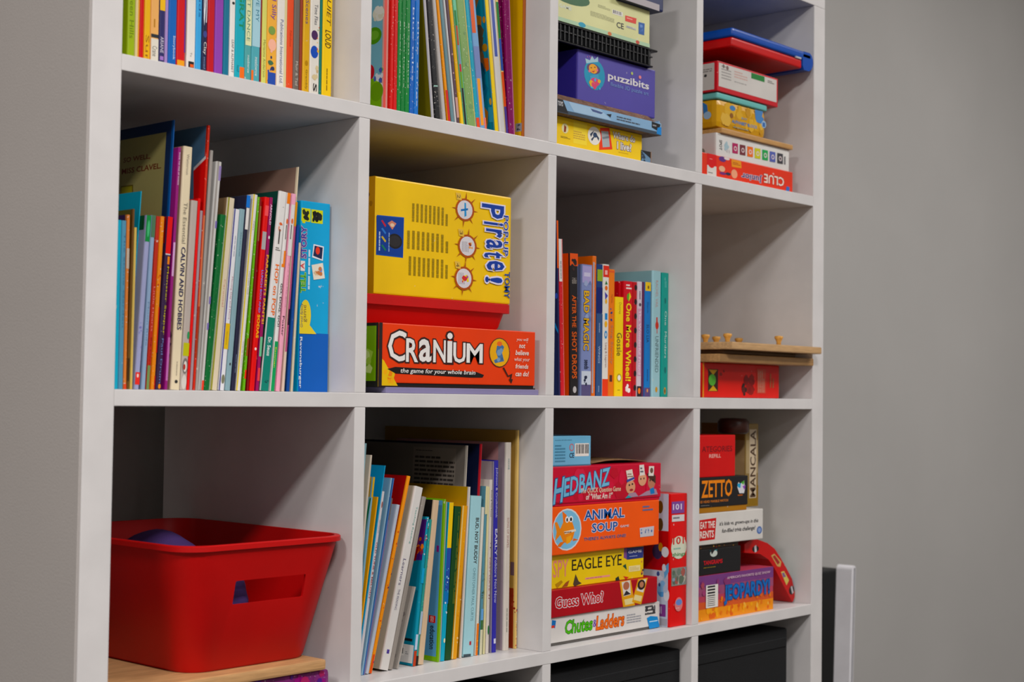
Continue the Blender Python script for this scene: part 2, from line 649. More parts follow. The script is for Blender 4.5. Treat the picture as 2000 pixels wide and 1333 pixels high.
shelf_books('top row left cubby', 'picture books in the top row left cubby', XL[0], XR[0], ZA, 0.045, [
    ('lime green picture book, leftmost', 248, 263, 0, 0.25, '9fb83c', [sp('Green Hills', 0.34, 0.12, '6d8426')]),
    ('cream book between lime green and red ones', 263, 271, 0, 0.26, 'e6d3a0', [('R', 'f', 0.6, 0, 0.95, 1, 'e8a84c')]),
    ('thin bright red book left of the yellow one', 271, 280.5, 0, 0.27, 'cf2320', []),
    ('yellow book near the left end', 280.5, 293, 0, 0.25, 'f0bd12', [sp('Sun', 0.15, 0.03, 'a06c10')]),
    ('peach spined book with a white lower end', 293, 309.5, 0, 0.24, 'f0b878', [('R', 'f', 0.05, 0, 0.95, 78, 'e9e4d6'), ('R', 'f', 0.05, 66, 0.95, 76, '2a3038'), ('R', 'f', 0.35, 0.2, 0.5, 38, 'b9812f'), sp('Crane', 90, 112, '4a4a46')]),
    ('navy book with a yellow upper end', 309.5, 321, 0, 0.25, '2c2c68', [('R', 'f', 0.04, 20, 0.96, 1, 'f2c21e'), sp('ARIANE', 72, 105, 'd9d4e4'), ('R', 'f', 0.2, 110, 0.8, 119, 'a27ac4')]),
    ('thin lilac book beside the navy and yellow one', 321, 327.5, 0, 0.25, 'a98fc4', []),
    ('royal blue book with white lettering', 327.5, 344, 0, 0.26, '1562b0', [sp('Storybook', 70, 118, 'cfe0f0', 0.5, 0.85)]),
    ('red book with a yellow foot', 344, 361, 0, 0.27, 'c82a2e', [('R', 'f', 0.08, 0, 0.9, 120, 'e9a13a'), ('R', 'f', 0.84, 0.1, 0.98, 1, '53308a')]),
    ('white book with a small black and orange mark', 364, 381, 0, 0.26, 'e6e2dc', [('R', 'f', 0.2, 120, 0.85, 134, '1d1d20'), ('R', 'f', 0.4, 126, 0.8, 133, 'e0632c'), sp('Tu', 103, 112, '77736e', 0.4, 0.6)]),
    ('sky blue book left of the one marked BREAKS', 381, 393, 0, 0.25, '4fa3d8', [sp('Clouds', 0.5, 35, '1a5a94', 0.4, 0.75)]),
    ('dark navy book lettered BREAKS', 393, 404, 0, 0.26, '1b2146', [sp('BREAKS', 2, 52, 'dfe3ea', 0.2, 0.85, b=0.02), ('E', 'f', 0.2, 60, 0.9, 75, '3d4584'), sp('Clay', 82, 108, 'e8e4de', 0.2, 0.85), sp('mccaul', 112, 136, '8fa0c4', 0.35, 0.7)]),
    ('deep red book left of the violet one', 404, 418, 0, 0.27, 'b81f2c', []),
    ('violet book between red and teal ones', 418, 435, 0, 0.26, '8a45a6', []),
    ('dark teal book right of the violet one', 435, 447, 0, 0.25, '14708c', []),
    ('white book right of the dark teal one', 447, 458, 0, 0.25, 'e9e6e0', [('E', 'f', 0.3, 3, 0.8, 10, '222'+'222'), sp('LEAP & ALPHABET', 78, 143, '4c4c50', 0.35, 0.75)]),
    ('turquoise book with green capitals and orange foot', 458, 477, 0, 0.25, '35a7b8', [sp('CONGRAT', 0.6, 60, '0f8a62', 0.35, 0.85, b=0.02), ('R', 'f', 0.5, 0, 0.98, 133, 'e87428'), sp('leaf', 128, 142, '207888', 0.2, 0.45)]),
    ('cream topped green book, title SWEET DANCE', 477, 490, 0, 0.25, '5aa0a0', [('R', 'f', 0.04, 88, 0.96, 1, 'dfe2b4'), sp('SWEET DANCE', 0.52, 82, '4d7c6c', 0.25, 0.75), sp('meadowrow', 108, 144, 'e0ece8', 0.4, 0.75)]),
    ('pale blue topped book with teal lower half', 490, 507, 0, 0.25, '5aa4ae', [('R', 'f', 0.04, 90, 0.96, 1, 'a9cdd8'), sp('LOVE MY', 0.5, 44, '33748a', 0.4, 0.8), ('R', 'f', 0.0, 0, 0.25, 138, 'e87428'), sp('meadowrow', 112, 150, 'e0ece8', 0.4, 0.75)]),
    ('very thin dark red book', 507, 509.6, 0, 0.25, '8c1f28', []),
    ('pale yellow green paperback', 509.6, 520, 0, 0.25, 'd6d67c', [sp('Marianne Anderson', 78, 152, '8c8a48', 0.3, 0.75)]),
    ('orange and blue patterned book, title Feel Silly', 520, 539.5, 0, 0.26, 'eab058', [('N', 'f', 0.05, 0, 0.95, 100, '23305c e8963c f0b8a0 3c6c48 24449a', 14), ('E', 'f', 0.1, 75, 0.9, 102, 'f2b8a0'), ('E', 'f', 0.1, 50, 0.8, 70, '7c9a50'), sp('Feel Silly', 0.5, 40, '7a4a9c', 0.3, 0.85), ('R', 'f', 0.1, 0, 0.9, 144, '2448a0')]),
    ('white book lettered Publications International Ltd', 539.5, 558.5, 0, 0.26, 'e8e2da', [('R', 'f', 0.72, 0, 0.98, 1, 'dccfa2'), sp('Publications International Ltd.', 38, 165, '3d4f86', 0.3, 0.62)]),
    ('orange red book right of a white one', 558.5, 572, 0, 0.26, 'e2583a', [sp('Fabulous', 60, 92, 'b03c28', 0.4, 0.7)]),
    ('brown grey book with white lettering', 572, 584, 0, 0.24, '746a62', [sp('Muir & Tad', 120, 168, 'cbc4ba', 0.35, 0.75)]),
    ('thin rust brown book left of the tan one', 584, 590, 0, 0.24, '94422e', []),
    ('tan yellow book with purple script', 590, 604, 0, 0.25, 'e0b24e', [sp('Make Scenes', 0.6, 48, '4c447c', 0.3, 0.75), ('E', 'f', 0.3, 118, 0.75, 130, 'b88a34'), sp('Grambly', 136, 176, '7a5c24', 0.35, 0.7)]),
    ('white book with purple and blue dots', 604, 623, 0, 0.26, 'e8e4da', [('E', 'f', 0.1, 58, 0.78, 80, '4d2c60'), ('E', 'f', 0.05, 88, 0.85, 116, '2450b4'), sp('Time Flies', 8, 50, '3c4454', 0.4, 0.75), ('N', 'f', 0.6, 30, 0.95, 105, 'e8783c f2c040 58a878', 8), ('N', 'f', 0.1, 125, 0.9, 160, 'd8c8a0 c8b088', 6), sp('S', 163, 181, '1c1c1e', 0.35, 0.75, b=0.03)]),
    ('thin dark green book left of the bright yellow one', 623, 628, 0, 0.25, '1f7468', []),
    ('bright yellow book lettered QUIET LOUD', 628, 647, 0, 0.26, 'f4ce10', [sp('QUIET', 0.55, 52, '5c3a14', 0.3, 0.8, sh=0.2), sp('LOUD', 58, 96, '3c2a14', 0.25, 0.85, sh=0.2, b=0.01), ('S', 'f', 0.4, 116, 0.6, 178, 1, '8a6c20', 'v'), ('R', 'f', 0.0, 0, 1.0, 0.008, 'cf3a20')]),
], 0.20)

# ================================================================== top row, second cubby: thin books leaning left
L = 'top row second cubby'
shelf_books(L, 'thin books in the top row second cubby', XL[1], XR[1], ZA, 0.045, [
    ('pale red thin book with a garden cartoon on its cover', 752, 761.6, 752, 0.285, 'e4a8a0', [('R', 'f', 0.0, 0, 0.5, 1, 'd85850'), ('R', 'l', 0.0, 0, 0.985, 1, '86bccc'), ('E', 'l', 728, 10, 752, 42, 'f0ecd8'), ('N', 'l', 729, 8, 750, 44, 'f4f0e4 e8e2cc', 10), ('E', 'l', 715, 50, 745, 90, '5c9a30'), ('E', 'l', 722, 58, 740, 80, '7cb448'), ('E', 'l', 712, 124, 731, 160, 'c42c34'), ('R', 'l', 0.0, 0, 0.985, 150, '86b83a'), ('N', 'l', 730, 130, 751, 180, 'f0c820 e8e8f0 5068b4 9ccc48', 12), ('E', 'l', 724, 158, 748, 200, '78a430')], {'y': 0.004}),
    ('two-tone bright red book, leftmost spine', 761.6, 768, 760, 0.25, 'd83028', [], {'wear': True}),
    ('bright red book touching the green ones', 768, 775.5, 765, 0.25, 'd02420', [], {'wear': True}),
    ('first thin green book right of the red ones', 775.5, 783, 770, 0.215, '0f8440', [sp('green days', 0.6, 0.2, 'd0e4cc', 0.4, 0.7)], {'wear': True}),
    ('second thin green book right of the red ones', 783, 791, 770, 0.215, '127a3c', [sp('green hours', 0.6, 0.2, 'd0e4cc', 0.4, 0.7)], {'wear': True}),
    ('third thin green book, beside the blue ones', 791, 800, 770, 0.215, '10803e', [sp('green lanes', 0.6, 0.2, 'd0e4cc', 0.4, 0.7)], {'wear': True}),
    ('thin blue book beside the green ones', 800, 809, 770, 0.215, '1460b4', [sp('blue tales', 0.7, 0.25, 'cfdcf0', 0.35, 0.7)], {'wear': True}),
    ('worn light blue book left of the leaning ones', 809, 818, 770, 0.215, '2470c0', [sp('blue songs', 0.62, 0.1, 'cfdcf0', 0.35, 0.7)], {'wear': True}),
    ('grey white leaning book with an olive cover', 845.3, 852, 829, 0, 'b9b6ba', [('R', 'l', 0.0, 0, 0.99, 1, '6c6414')], {'wear': True}),
    ('black leaning book with rubbed edges', 852, 867.8, 835, 0, '17171b', [('R', 'f', 0.1, 166, 0.9, 169, '9cc4b8')], {'wear': True}),
    ('leaning stapled book with grey paper edge', 867.8, 877, 845, 0, 'bdb8b4', [], {'wear': True}),
    ('orange leaning book with a red foot', 877, 884, 853, 0, 'e89a28', [('R', 'f', 0.0, 0, 1.0, 176, 'c83030')], {'wear': True}),
    ('grey teal leaning book', 884, 891, 859, 0, '6c8c94', [], {}),
    ('white edged leaning book beside the grey teal one', 891, 894, 867, 0, 'cfd0d0', [], {'wear': True}),
    ('mauve brown leaning book with a picture spine', 894, 901.6, 871, 0, '5c4450', [('N', 'f', 0.05, 90, 0.95, 230, '8a6a70 c8a09a 2c2430', 12), ('R', 'f', 0.1, 190, 0.9, 230, 'c49c94')], {}),
    ('amber yellow leaning book', 901.6, 909.4, 877, 0, 'e2b23c', [('R', 'f', 0.1, 0, 0.9, 180, 'f0cc20')], {'wear': True}),
    ('thin striped leaning book with a mint edge', 909.4, 916, 885, 0, '7cc4a0', [('R', 'f', 0.0, 0.75, 0.6, 1, 'c05830'), ('R', 'f', 0.0, 20, 0.6, 50, '1c7c3c'), ('R', 'f', 0.0, 50, 0.6, 88, 'b04c2c'), ('R', 'f', 0.0, 88, 0.6, 125, '7c8cac'), ('R', 'f', 0.0, 125, 0.6, 140, 'b83038'), ('R', 'f', 0.0, 140, 0.6, 172, '6c9c28'), ('R', 'f', 0.0, 172, 0.6, 0, '1a1a1a')], {'wear': True}),
    ('wide pale green leaning book', 916, 932, 892, 0, '84a468', [('R', 'f', 0.86, 0, 0.98, 1, 'c2b878'), ('N', 'f', 0.1, 60, 0.8, 235, '8cb070 78986a 9ab27c', 16)], {'wear': True}),
    ('turquoise leaning book right of the pale green one', 932, 940, 908, 0, '38a0b8', [('R', 'f', 0.1, 0, 0.9, 230, 'e0502c')], {'wear': True}),
    ('blue leaning book with orange end bands', 940, 952, 917, 0, '7ca4cc', [('R', 'f', 0.0, 64, 0.6, 1, 'd8602c'), ('R', 'f', 0.0, 90, 0.9, 152, '7888b8'), ('R', 'f', 0.1, 153, 0.6, 245, 'f0a030'), ('R', 'f', 0.7, 230, 1, 0, 'e87868')], {'wear': True}),
    ('leaning book with a teal forest cover picture', 966, 969, 946, 0, '2c7488', [('R', 'l', 0.0, 0, 0.98, 1, '2c8498'), ('N', 'l', 0.55, 0, 0.98, 0.8, '1c5c70 24708c c87c30 5c4a30 a06a3c 387ca0 7c5838 18405c', 60), ('E', 'l', 942, 30, 954, 46, 'c8883c'), ('E', 'l', 941, 84, 953, 102, 'b07c2c'), ('G', 'l', [(944, 114), (961, 112), (964, 134), (950, 140)], 'd06428'), ('R', 'l', 953, 208, 966, 240, '4494a8'), ('E', 'l', 955, 190, 966, 206, 'c89c50')], {}),
    ('bright yellow narrow leaning book', 969, 978, 947, 0, 'f0d010', [], {'wear': True}),
    ('white leaning book with a blue upper end', 978, 989.4, 957, 0, 'd8d6d4', [('R', 'f', 0.1, 110, 0.6, 1, '4c5ca8')], {'wear': True}),
    ('leaning book banded green blue orange and purple', 989.4, 995.6, 968, 0, 'e8d090', [('R', 'f', 0.0, 4, 0.8, 75, '1c7c40'), ('R', 'f', 0.0, 75, 0.8, 138, '2c50a8'), ('R', 'f', 0.0, 140, 0.8, 208, 'e0582c'), ('R', 'f', 0.0, 208, 0.8, 0, '4c3c90')], {'wear': True}),
    ('purple magenta leaning book', 995.6, 1007, 985, 0, '82145c', [('R', 'f', 0.75, 0, 0.92, 1, 'b86c98')], {'wear': True}),
    ('golden yellow book, rightmost, with a grey sticker', 1027, 1032, 1028, 0.29, 'a85c20', [('R', 'l', 0.0, 0, 0.97, 1, 'd8aa3c'), ('R', 'l', 0.9, 0, 0.99, 1, 'e8b830'), ('R', 'l', 1007, 240, 1019, 258, '9a9aa0'), ('N', 'l', 1009, 242, 1017, 257, '44464c 68686c', 5)], {}),
], 0.2)

# ================================================================== second row, left cubby
L = 'second row left cubby'
shelf_books(L, 'books in the second row left cubby', XL[0], 0.3212, ZB, 0.045, [
    ('cyan thin book, leftmost', 223, 231, 232, 430, '12a8c4', []),
    ('grey blue book right of the leftmost cyan one', 231, 241, 240, 431, '5c94b0', [sp('The Stone Garden', 455, 640, '3c6c88', 0.5, 0.8)]),
    ('narrow orange and cream spine book with purple cover', 241, 247.5, 252, 420, 'd8844c', [('R', 'f', 0.05, 485, 0.95, 525, 'c4b4a4'), ('R', 'f', 0.1, 750, 0.9, 0, 'e0553c'), ('R', 'l', 0.0, 0, 0.98, 1, '3c1c54')], {'wear': True}),
    ('dark brown book with tan upper cover', 247.5, 254, 262, 409, '6a4a24', [('R', 'l', 0, 0.9, 0.98, 1, '5c5a1c'), ('R', 'f', 0.1, 700, 0.9, 745, '3c240c')], {}),
    ('pale yellow spine book', 254, 261.5, 266, 445, 'd8bc70', [], {}),
    ('recessed cyan book showing above the yellow spines', 259.5, 261, 276, 374, '14a4c0', [], {'y': 0.012, 'lean': 1}),
    ('lavender book with a green upper end', 262, 274, 286, 421, 'a4a8cc', [('R', 'f', 0.03, 470, 0.97, 1, '128a48'), ('R', 'l', 0, 470, 0.98, 1, '0c5c28'), ('E', 'f', 0.3, 428, 0.8, 462, '58b880'), ('N', 'f', 0.08, 620, 0.92, 690, '7c78b8 8c90c4', 6), ('R', 'f', 0.04, 728, 0.96, 753, 'e0403a'), ('E', 'f', 0.3, 731, 0.7, 739, 'f0d8d0')], {}),
    ('pale blue book with a grey green upper end', 276, 285, 297, 421, '94acc8', [('R', 'f', 0.03, 462, 0.97, 1, '4c7858'), ('R', 'l', 0, 0, 0.98, 1, '3c3050'), sp('Moon Ride', 0.5, 0.25, '6c88a8', 0.3, 0.7)], {}),
    ('rust red book with a green foot', 285, 294.5, 307, 423, 'b8382c', [('R', 'f', 0.05, 0, 0.75, 715, '74905c'), sp('Little Hearts', 560, 648, 'e09084', 0.35, 0.7), sp('Big Days', 660, 715, '7c1c14', 0.35, 0.7)], {}),
    ('orange spined book left of the plum one', 294.5, 304, 314, 423, 'e08a28', [('R', 'f', 0.72, 600, 0.97, 690, 'c02818'), ('R', 'f', 0.72, 735, 0.97, 765, 'b02018'), ('N', 'f', 0.1, 535, 0.9, 560, 'b84420 d86020', 5)], {'wear': True}),
    ('dark plum book with a red upper end', 304, 320, 334, 425, '362046', [('R', 'f', 0.02, 494, 0.98, 1, 'd42420'), ('R', 'l', 0, 494, 0.985, 1, '9c0c0c'), ('R', 'f', 0.02, 494, 0.98, 498, 'c8c4cc'), ('R', 'f', 0.5, 500, 0.92, 516, 'e0842c'), sp('Monster Supper', 520, 655, 'c4b430', 0.5, 0.9, b=0.01), sp('Paul Drum', 662, 750, '6c80b4', 0.5, 0.85), ('N', 'f', 0.2, 552, 0.45, 745, 'a89cb0 7c6c90', 8), ('E', 'f', 0.4, 751, 0.9, 761, 'e08c40')], {}),
    ('tall navy edged book whose tan cover shows lettering', 319.5, 323, 337.7, 234, '14569a', [('R', 'l', 0, 0, 0.985, 1, '122c58'), ('R', 'l', 0.0, 0.02, 325, 258, 'a59c6a'), ('T', 'l', 'SO WELL,', 242, 300, 293, 320, '6a1c08', {'b': 0.028}), ('T', 'l', 'MISS CLAVEL.', 239, 318, 314, 341, '6a1c08', {'b': 0.028}), ('G', 'l', [(236, 364), (260, 361), (260, 376), (236, 378)], '6c5a1c'), ('G', 'l', [(237, 366), (258, 363.5), (258, 376), (237, 378)], 'a8a040')], {'y': 0.009, 'hard': True, 'd': 0.25}),
    ('tall purple book with pale lettering', 321.5, 330, 343, 287, '8c2472', [sp('INSIDE THE WEB OF WORDS', 295, 360, 'e6d2e4', 0.3, 0.8), ('R', 'f', 0.1, 473, 0.8, 540, 'cfa4cc'), ('R', 'f', 0.1, 660, 0.85, 745, 'b46ca8')], {}),
    ('thick cream comic book with bold navy lettering', 334, 351, 360, 286, 'ddd0b4', [('R', 'l', 0, 0, 0.985, 1, 'b89884'), ('N', 'l', 0.8, 0.05, 0.98, 0.7, 'a88470 c8a890 54404c 8c6c5c', 16), sp('Watterson', 298, 340, 'a49c8c', 0.35, 0.65), sp('The Essential', 394, 476, '8c8474', 0.3, 0.72), sp('CALVIN AND HOBBES', 482, 646, '1f2450', 0.28, 0.78, b=0.02), ('S', 'f', 0.45, 693, 0.58, 735, 1, '8c8474', 'v'), ('E', 'f', 0.35, 743, 0.7, 750, '2a2a2c')], {}),
    ('grey book with a comic drawing near its foot', 351.7, 365, 375, 392, 'b4a8a0', [('R', 'f', 0.1, 670, 0.98, 697, 'b8b82c'), ('E', 'f', 0.55, 648, 0.95, 664, '3c8c5c'), ('E', 'f', 0.1, 700, 0.95, 732, '77706c'), ('E', 'f', 0.3, 706, 0.8, 728, 'd8d0c8'), ('E', 'f', 0.25, 712, 0.6, 724, 'a83c34'), ('E', 'f', 0.1, 733, 0.9, 762, 'cfc8c0')], {}),
    ('thin scarlet book between two greys', 365, 371, 388, 388, 'd82c24', [], {}),
    ('thin mauve grey book right of the scarlet one', 371, 377, 392, 412, 'a08c94', [], {}),
    ('tall leaning book with blue and red cover', 377, 382, 407, 245, 'c03424', [('R', 'l', 0, 0, 0.985, 1, '4c6c88'), ('G', 'l', [(378, 330), (402, 306), (402, 420), (378, 420)], 'c01c1c'), ('G', 'l', [(378, 328), (402, 304), (402, 310), (378, 334)], 'c8c8cc'), ('R', 'f', 0.1, 420, 0.9, 600, 'c87050'), ('R', 'f', 0.1, 600, 0.9, 700, '9c3c28')], {'wear': True, 'd': 0.24, 'hard': True}),
    ('brown and pale grey tall narrow book', 382, 388, 412, 294, '9c9690', [('R', 'l', 0, 0, 0.985, 1, '5a3c2c')], {}),
    ('white leaning paperback with purple dashes', 388, 398.5, 424, 316, 'c8c6c2', [('R', 'f', 0.5, 320, 0.95, 350, '8c7cac'), ('R', 'f', 0.6, 430, 0.95, 445, '7468a4'), ('R', 'f', 0.6, 580, 0.95, 595, '7468a4'), ('R', 'f', 0.6, 632, 0.95, 646, '7468a4'), ('R', 'f', 0.1, 0, 0.45, 1, '98928c'), ('R', 'f', 0.5, 745, 0.9, 765, 'd84838')], {}),
    ('dark green book left of the cream one', 398.5, 410, 432, 420, '0a6434', [('R', 'f', 0.85, 0, 0.98, 1, '8ca888')], {'wear': True}),
    ('cream book with a brown rounded head', 411, 426, 446, 387, 'd4c8b0', [('R', 'l', 0, 0, 0.985, 1, '7c6448'), ('R', 'f', 0.0, 0, 0.2, 1, '8c8c34'), sp('Carousel', 545, 600, 'c88c84', 0.5, 0.75)], {'hard': True}),
    ('white book with navy edge and yellow band', 427, 440, 458, 409, 'dcdce0', [('R', 'f', 0.0, 0, 0.2, 1, '3c3c84'), ('S', 'f', 0.5, 430, 0.68, 500, 1, '707488', 'v'), sp('Moving Day and More', 540, 625, 'a4687c', 0.5, 0.8), ('R', 'f', 0.22, 632, 0.97, 684, 'd8b414'), ('S', 'f', 0.5, 640, 0.7, 675, 1, 'a8880c', 'v'), ('E', 'f', 0.3, 733, 0.85, 752, '77785c')], {}),
    ('grey blue book right of the navy edged one', 440, 452, 470, 409, '88a4ac', [('S', 'f', 0.4, 425, 0.65, 500, 1, '5c7c88', 'v'), ('E', 'f', 0.35, 710, 0.65, 716, '34383c')], {}),
    ('black spined book with bright blue head', 452, 461, 482, 382, '23233c', [('R', 'f', 0.02, 402, 0.98, 1, '1470c4'), ('R', 'l', 0, 402, 0.985, 1, '0c4c94'), ('R', 'f', 0.15, 403, 0.9, 447, 'dcd8d4'), ('S', 'f', 0.4, 670, 0.7, 730, 1, '6c7890', 'v')], {'hard': True}),
    ('white paperback edged in yellow', 461, 475, 497, 381, 'dcd8d2', [('R', 'f', 0.0, 0, 0.27, 1, 'd8c410'), sp('Tales', 428, 448, '6c6c70', 0.5, 0.7), sp('Meredith Mud', 530, 575, '6c6c70', 0.5, 0.7), sp('Wendy Watson', 668, 720, '6c6c70', 0.5, 0.7)], {}),
    ('lime green book with a red brown patch', 475, 481, 503, 385, '6cac20', [('R', 'f', 0.05, 662, 0.95, 697, '8c4424'), ('R', 'f', 0.1, 724, 0.9, 742, 'd83428')], {'wear': True}),
    ('thin dark red book beside the lime one', 482, 487, 508, 388, '7c1418', [('R', 'f', 0.1, 400, 0.9, 470, '8c6440')], {}),
    ('red book with blue and yellow lettering', 487.5, 500, 519, 386, 'd42026', [('R', 'f', 0.2, 398, 0.9, 420, 'e8585c'), ('R', 'f', 0.05, 450, 0.85, 487, 'a8a4a4'), sp('LUNCH BOX AND', 527, 612, '6c84d8', 0.45, 0.85, b=0.02), sp('SODAS', 615, 662, 'f0c024', 0.35, 0.9, b=0.02), ('E', 'f', 0.3, 680, 0.7, 686, 'f0d8d4')], {}),
    ('magenta book lettered ARNOLD', 500, 508.5, 527, 386, '901458', [sp('ARNOLD', 396, 438, 'e4cce0', 0.25, 0.85, b=0.02), ('E', 'f', 0.3, 459, 0.8, 466, 'e4dce0'), sp('PARAKEETS PANTS!', 497, 634, 'f0b414', 0.15, 0.9, b=0.02), ('R', 'f', 0.1, 659, 0.9, 698, '74b890'), ('R', 'f', 0.1, 720, 0.9, 746, 'd8484c')], {}),
    ('white book with an orange title and green foot', 509, 528.5, 548, 375, 'e2dfdc', [('R', 'f', 0.0, 620, 0.98, 0, '0e7c6c'), ('R', 'l', 0, 0, 0.985, 1, '0c4438'), ('N', 'f', 0.2, 425, 0.8, 452, 'd8704c e09a80', 5), ('R', 'f', 0.4, 445, 0.56, 475, '3c3430'), ('R', 'f', 0.58, 400, 0.75, 402, 'b8b4b4'), ('S', 'f', 0.15, 480, 0.8, 490, 2, '6c6864'), sp('HOP on POP', 515, 618, 'e8742c', 0.35, 0.85, b=0.02), sp('Dr. Seuss', 660, 698, 'dfe8e4', 0.3, 0.75, b=0.02), ('N', 'f', 0.2, 744, 0.9, 752, '0a4c4c', 4)], {'hard': True}),
    ('white book with orange blocks and black title', 528.5, 539.5, 560, 377, 'e2dfdc', [('R', 'f', 0.05, 394, 0.97, 1, 'e8842c'), ('E', 'f', 0.3, 424, 0.85, 436, 'dc7448'), ('R', 'f', 0.4, 437, 0.6, 466, '3c3430'), ('R', 'f', 0.05, 488, 0.97, 522, 'e8842c'), ('R', 'f', 0.05, 488, 0.4, 515, 'e2dfdc'), sp('GO, DOG. GO!', 553, 640, '1c1c20', 0.15, 0.85, b=0.02), ('R', 'f', 0.02, 0, 0.98, 669, '12985c'), sp('Eastman', 680, 720, 'd4dc3c', 0.25, 0.65)], {'hard': True}),
    ('pink book right of the orange block one', 539.5, 551, 571, 379, 'eaa8bc', [('R', 'f', 0.05, 498, 0.97, 1, 'e2dfdc'), ('R', 'f', 0.05, 396, 0.97, 1, 'f0b0c8'), ('E', 'f', 0.3, 424, 0.85, 436, 'dc7448'), ('R', 'f', 0.4, 437, 0.6, 466, '3c3430'), sp('Are You My Bird', 512, 600, 'c47c9c', 0.4, 0.7), sp('Poster', 618, 658, '2c2024', 0.1, 0.6, b=0.01)], {'hard': True}),
    ('mauve book with a mustard head', 551, 557.5, 577, 395, 'd8c4b4', [('R', 'f', 0.04, 688, 0.9, 1, 'b4587c'), ('R', 'f', 0.0, 440, 0.98, 1, 'd8981c'), ('R', 'f', 0.3, 604, 0.9, 636, '2c1020')], {}),
    ('tall board book with taupe cover behind others', 557.5, 561, 584, 327, 'dccfb4', [('R', 'l', 0, 0, 0.985, 1, '8c7468')], {'y': 0.004, 'd': 0.24, 'wear': True, 'pages': 'dccfb4'}),
    ('navy book left of the cyan puzzle box', 561, 568.5, 583, 440, '184a94', [('R', 'l', 0, 0, 0.985, 1, '12306c')], {}),
    ('grubby cream paperback touching the cyan puzzle box', 568.5, 575, 586, 475, 'd4c8b0', [], {'wear': True}),
], 0.19)
pb = at(578, 765, 0.05).x
game_box('puzzle_box', 'cyan and blue upright puzzle box right of the books, second row left cubby', None,
         max(pb + 0.0004, 0.3215), at(634.7, 765, 0.05).x + 0.001, 0.047, ZB + 0.0002, at(641, 399, 0.05).z, 0.19, '12a4d4', [
    ('R', 'f', 0, 0, 1, 653, '0f5fb4'), ('R', 'f', 0.04, 407, 0.14, 436, 'd8dc3c'), ('R', 'f', 589, 406, 606, 434, 'd4d84c'), ('N', 'f', 590, 408, 604, 432, '20241c 30341c', 7),
    ('R', 'f', 608, 409, 630, 438, 'd4d84c'), ('N', 'f', 609, 411, 630, 436, '1c201c 10140f', 12),
    ('T', 'f', 'STORY', 583, 441, 598, 505, '2c3c9c', {'rot': 'u', 'ol': 'e0a8a8', 'b': 0.03}),
    ('R', 'f', 582, 509, 595, 530, 'e8e4e0'), ('T', 'f', 'A', 583, 513, 594, 526, 'd03a3c', {'rot': 'u', 'b': 0.02}),
    ('T', 'f', 'TELL', 583, 532, 596, 572, '3c9c4c', {'rot': 'u', 'ol': 'c8e060', 'b': 0.03}),
    ('S', 'f', 601, 452, 606, 566, 1, 'c8e4f0', 'v'),
    ('G', 'f', [(612, 477), (632, 482), (630, 510), (609, 503)], 'e8e8f0'), ('G', 'f', [(614, 480), (630, 484), (628, 507), (611, 500)], '1c244c'), ('E', 'f', 616, 482, 624, 498, 'e04838'),
    ('G', 'f', [(608, 518), (630, 514), (634, 544), (612, 547)], 'ece4d4'), ('N', 'f', 612, 520, 630, 540, 'e8a048 e0c4a0 c87c50 6c8cd0', 9),
    ('E', 'f', 0.0, 585, 606, 648, 'ecd45c'), ('G', 'f', [(0.0, 652), (0.0, 620), (600, 630), (617, 653)], 'ecd45c'),
    ('T', 'f', 'Great family', 586, 592, 592, 640, '44406c', {'rot': 'u', 'sh': 0.3}), ('T', 'f', 'game', 593, 596, 599, 630, '6c4c3c', {'rot': 'u'}),
    ('T', 'f', 'Ravensburger', 580, 658, 588, 759, 'dce6f0', {'rot': 'd', 'b': 0.03}),
], bev=0.0014, cat='puzzle box')

# ================================================================== second row, second cubby: stacked games
def zat(u, v, y):
    return at(u, v, y).z


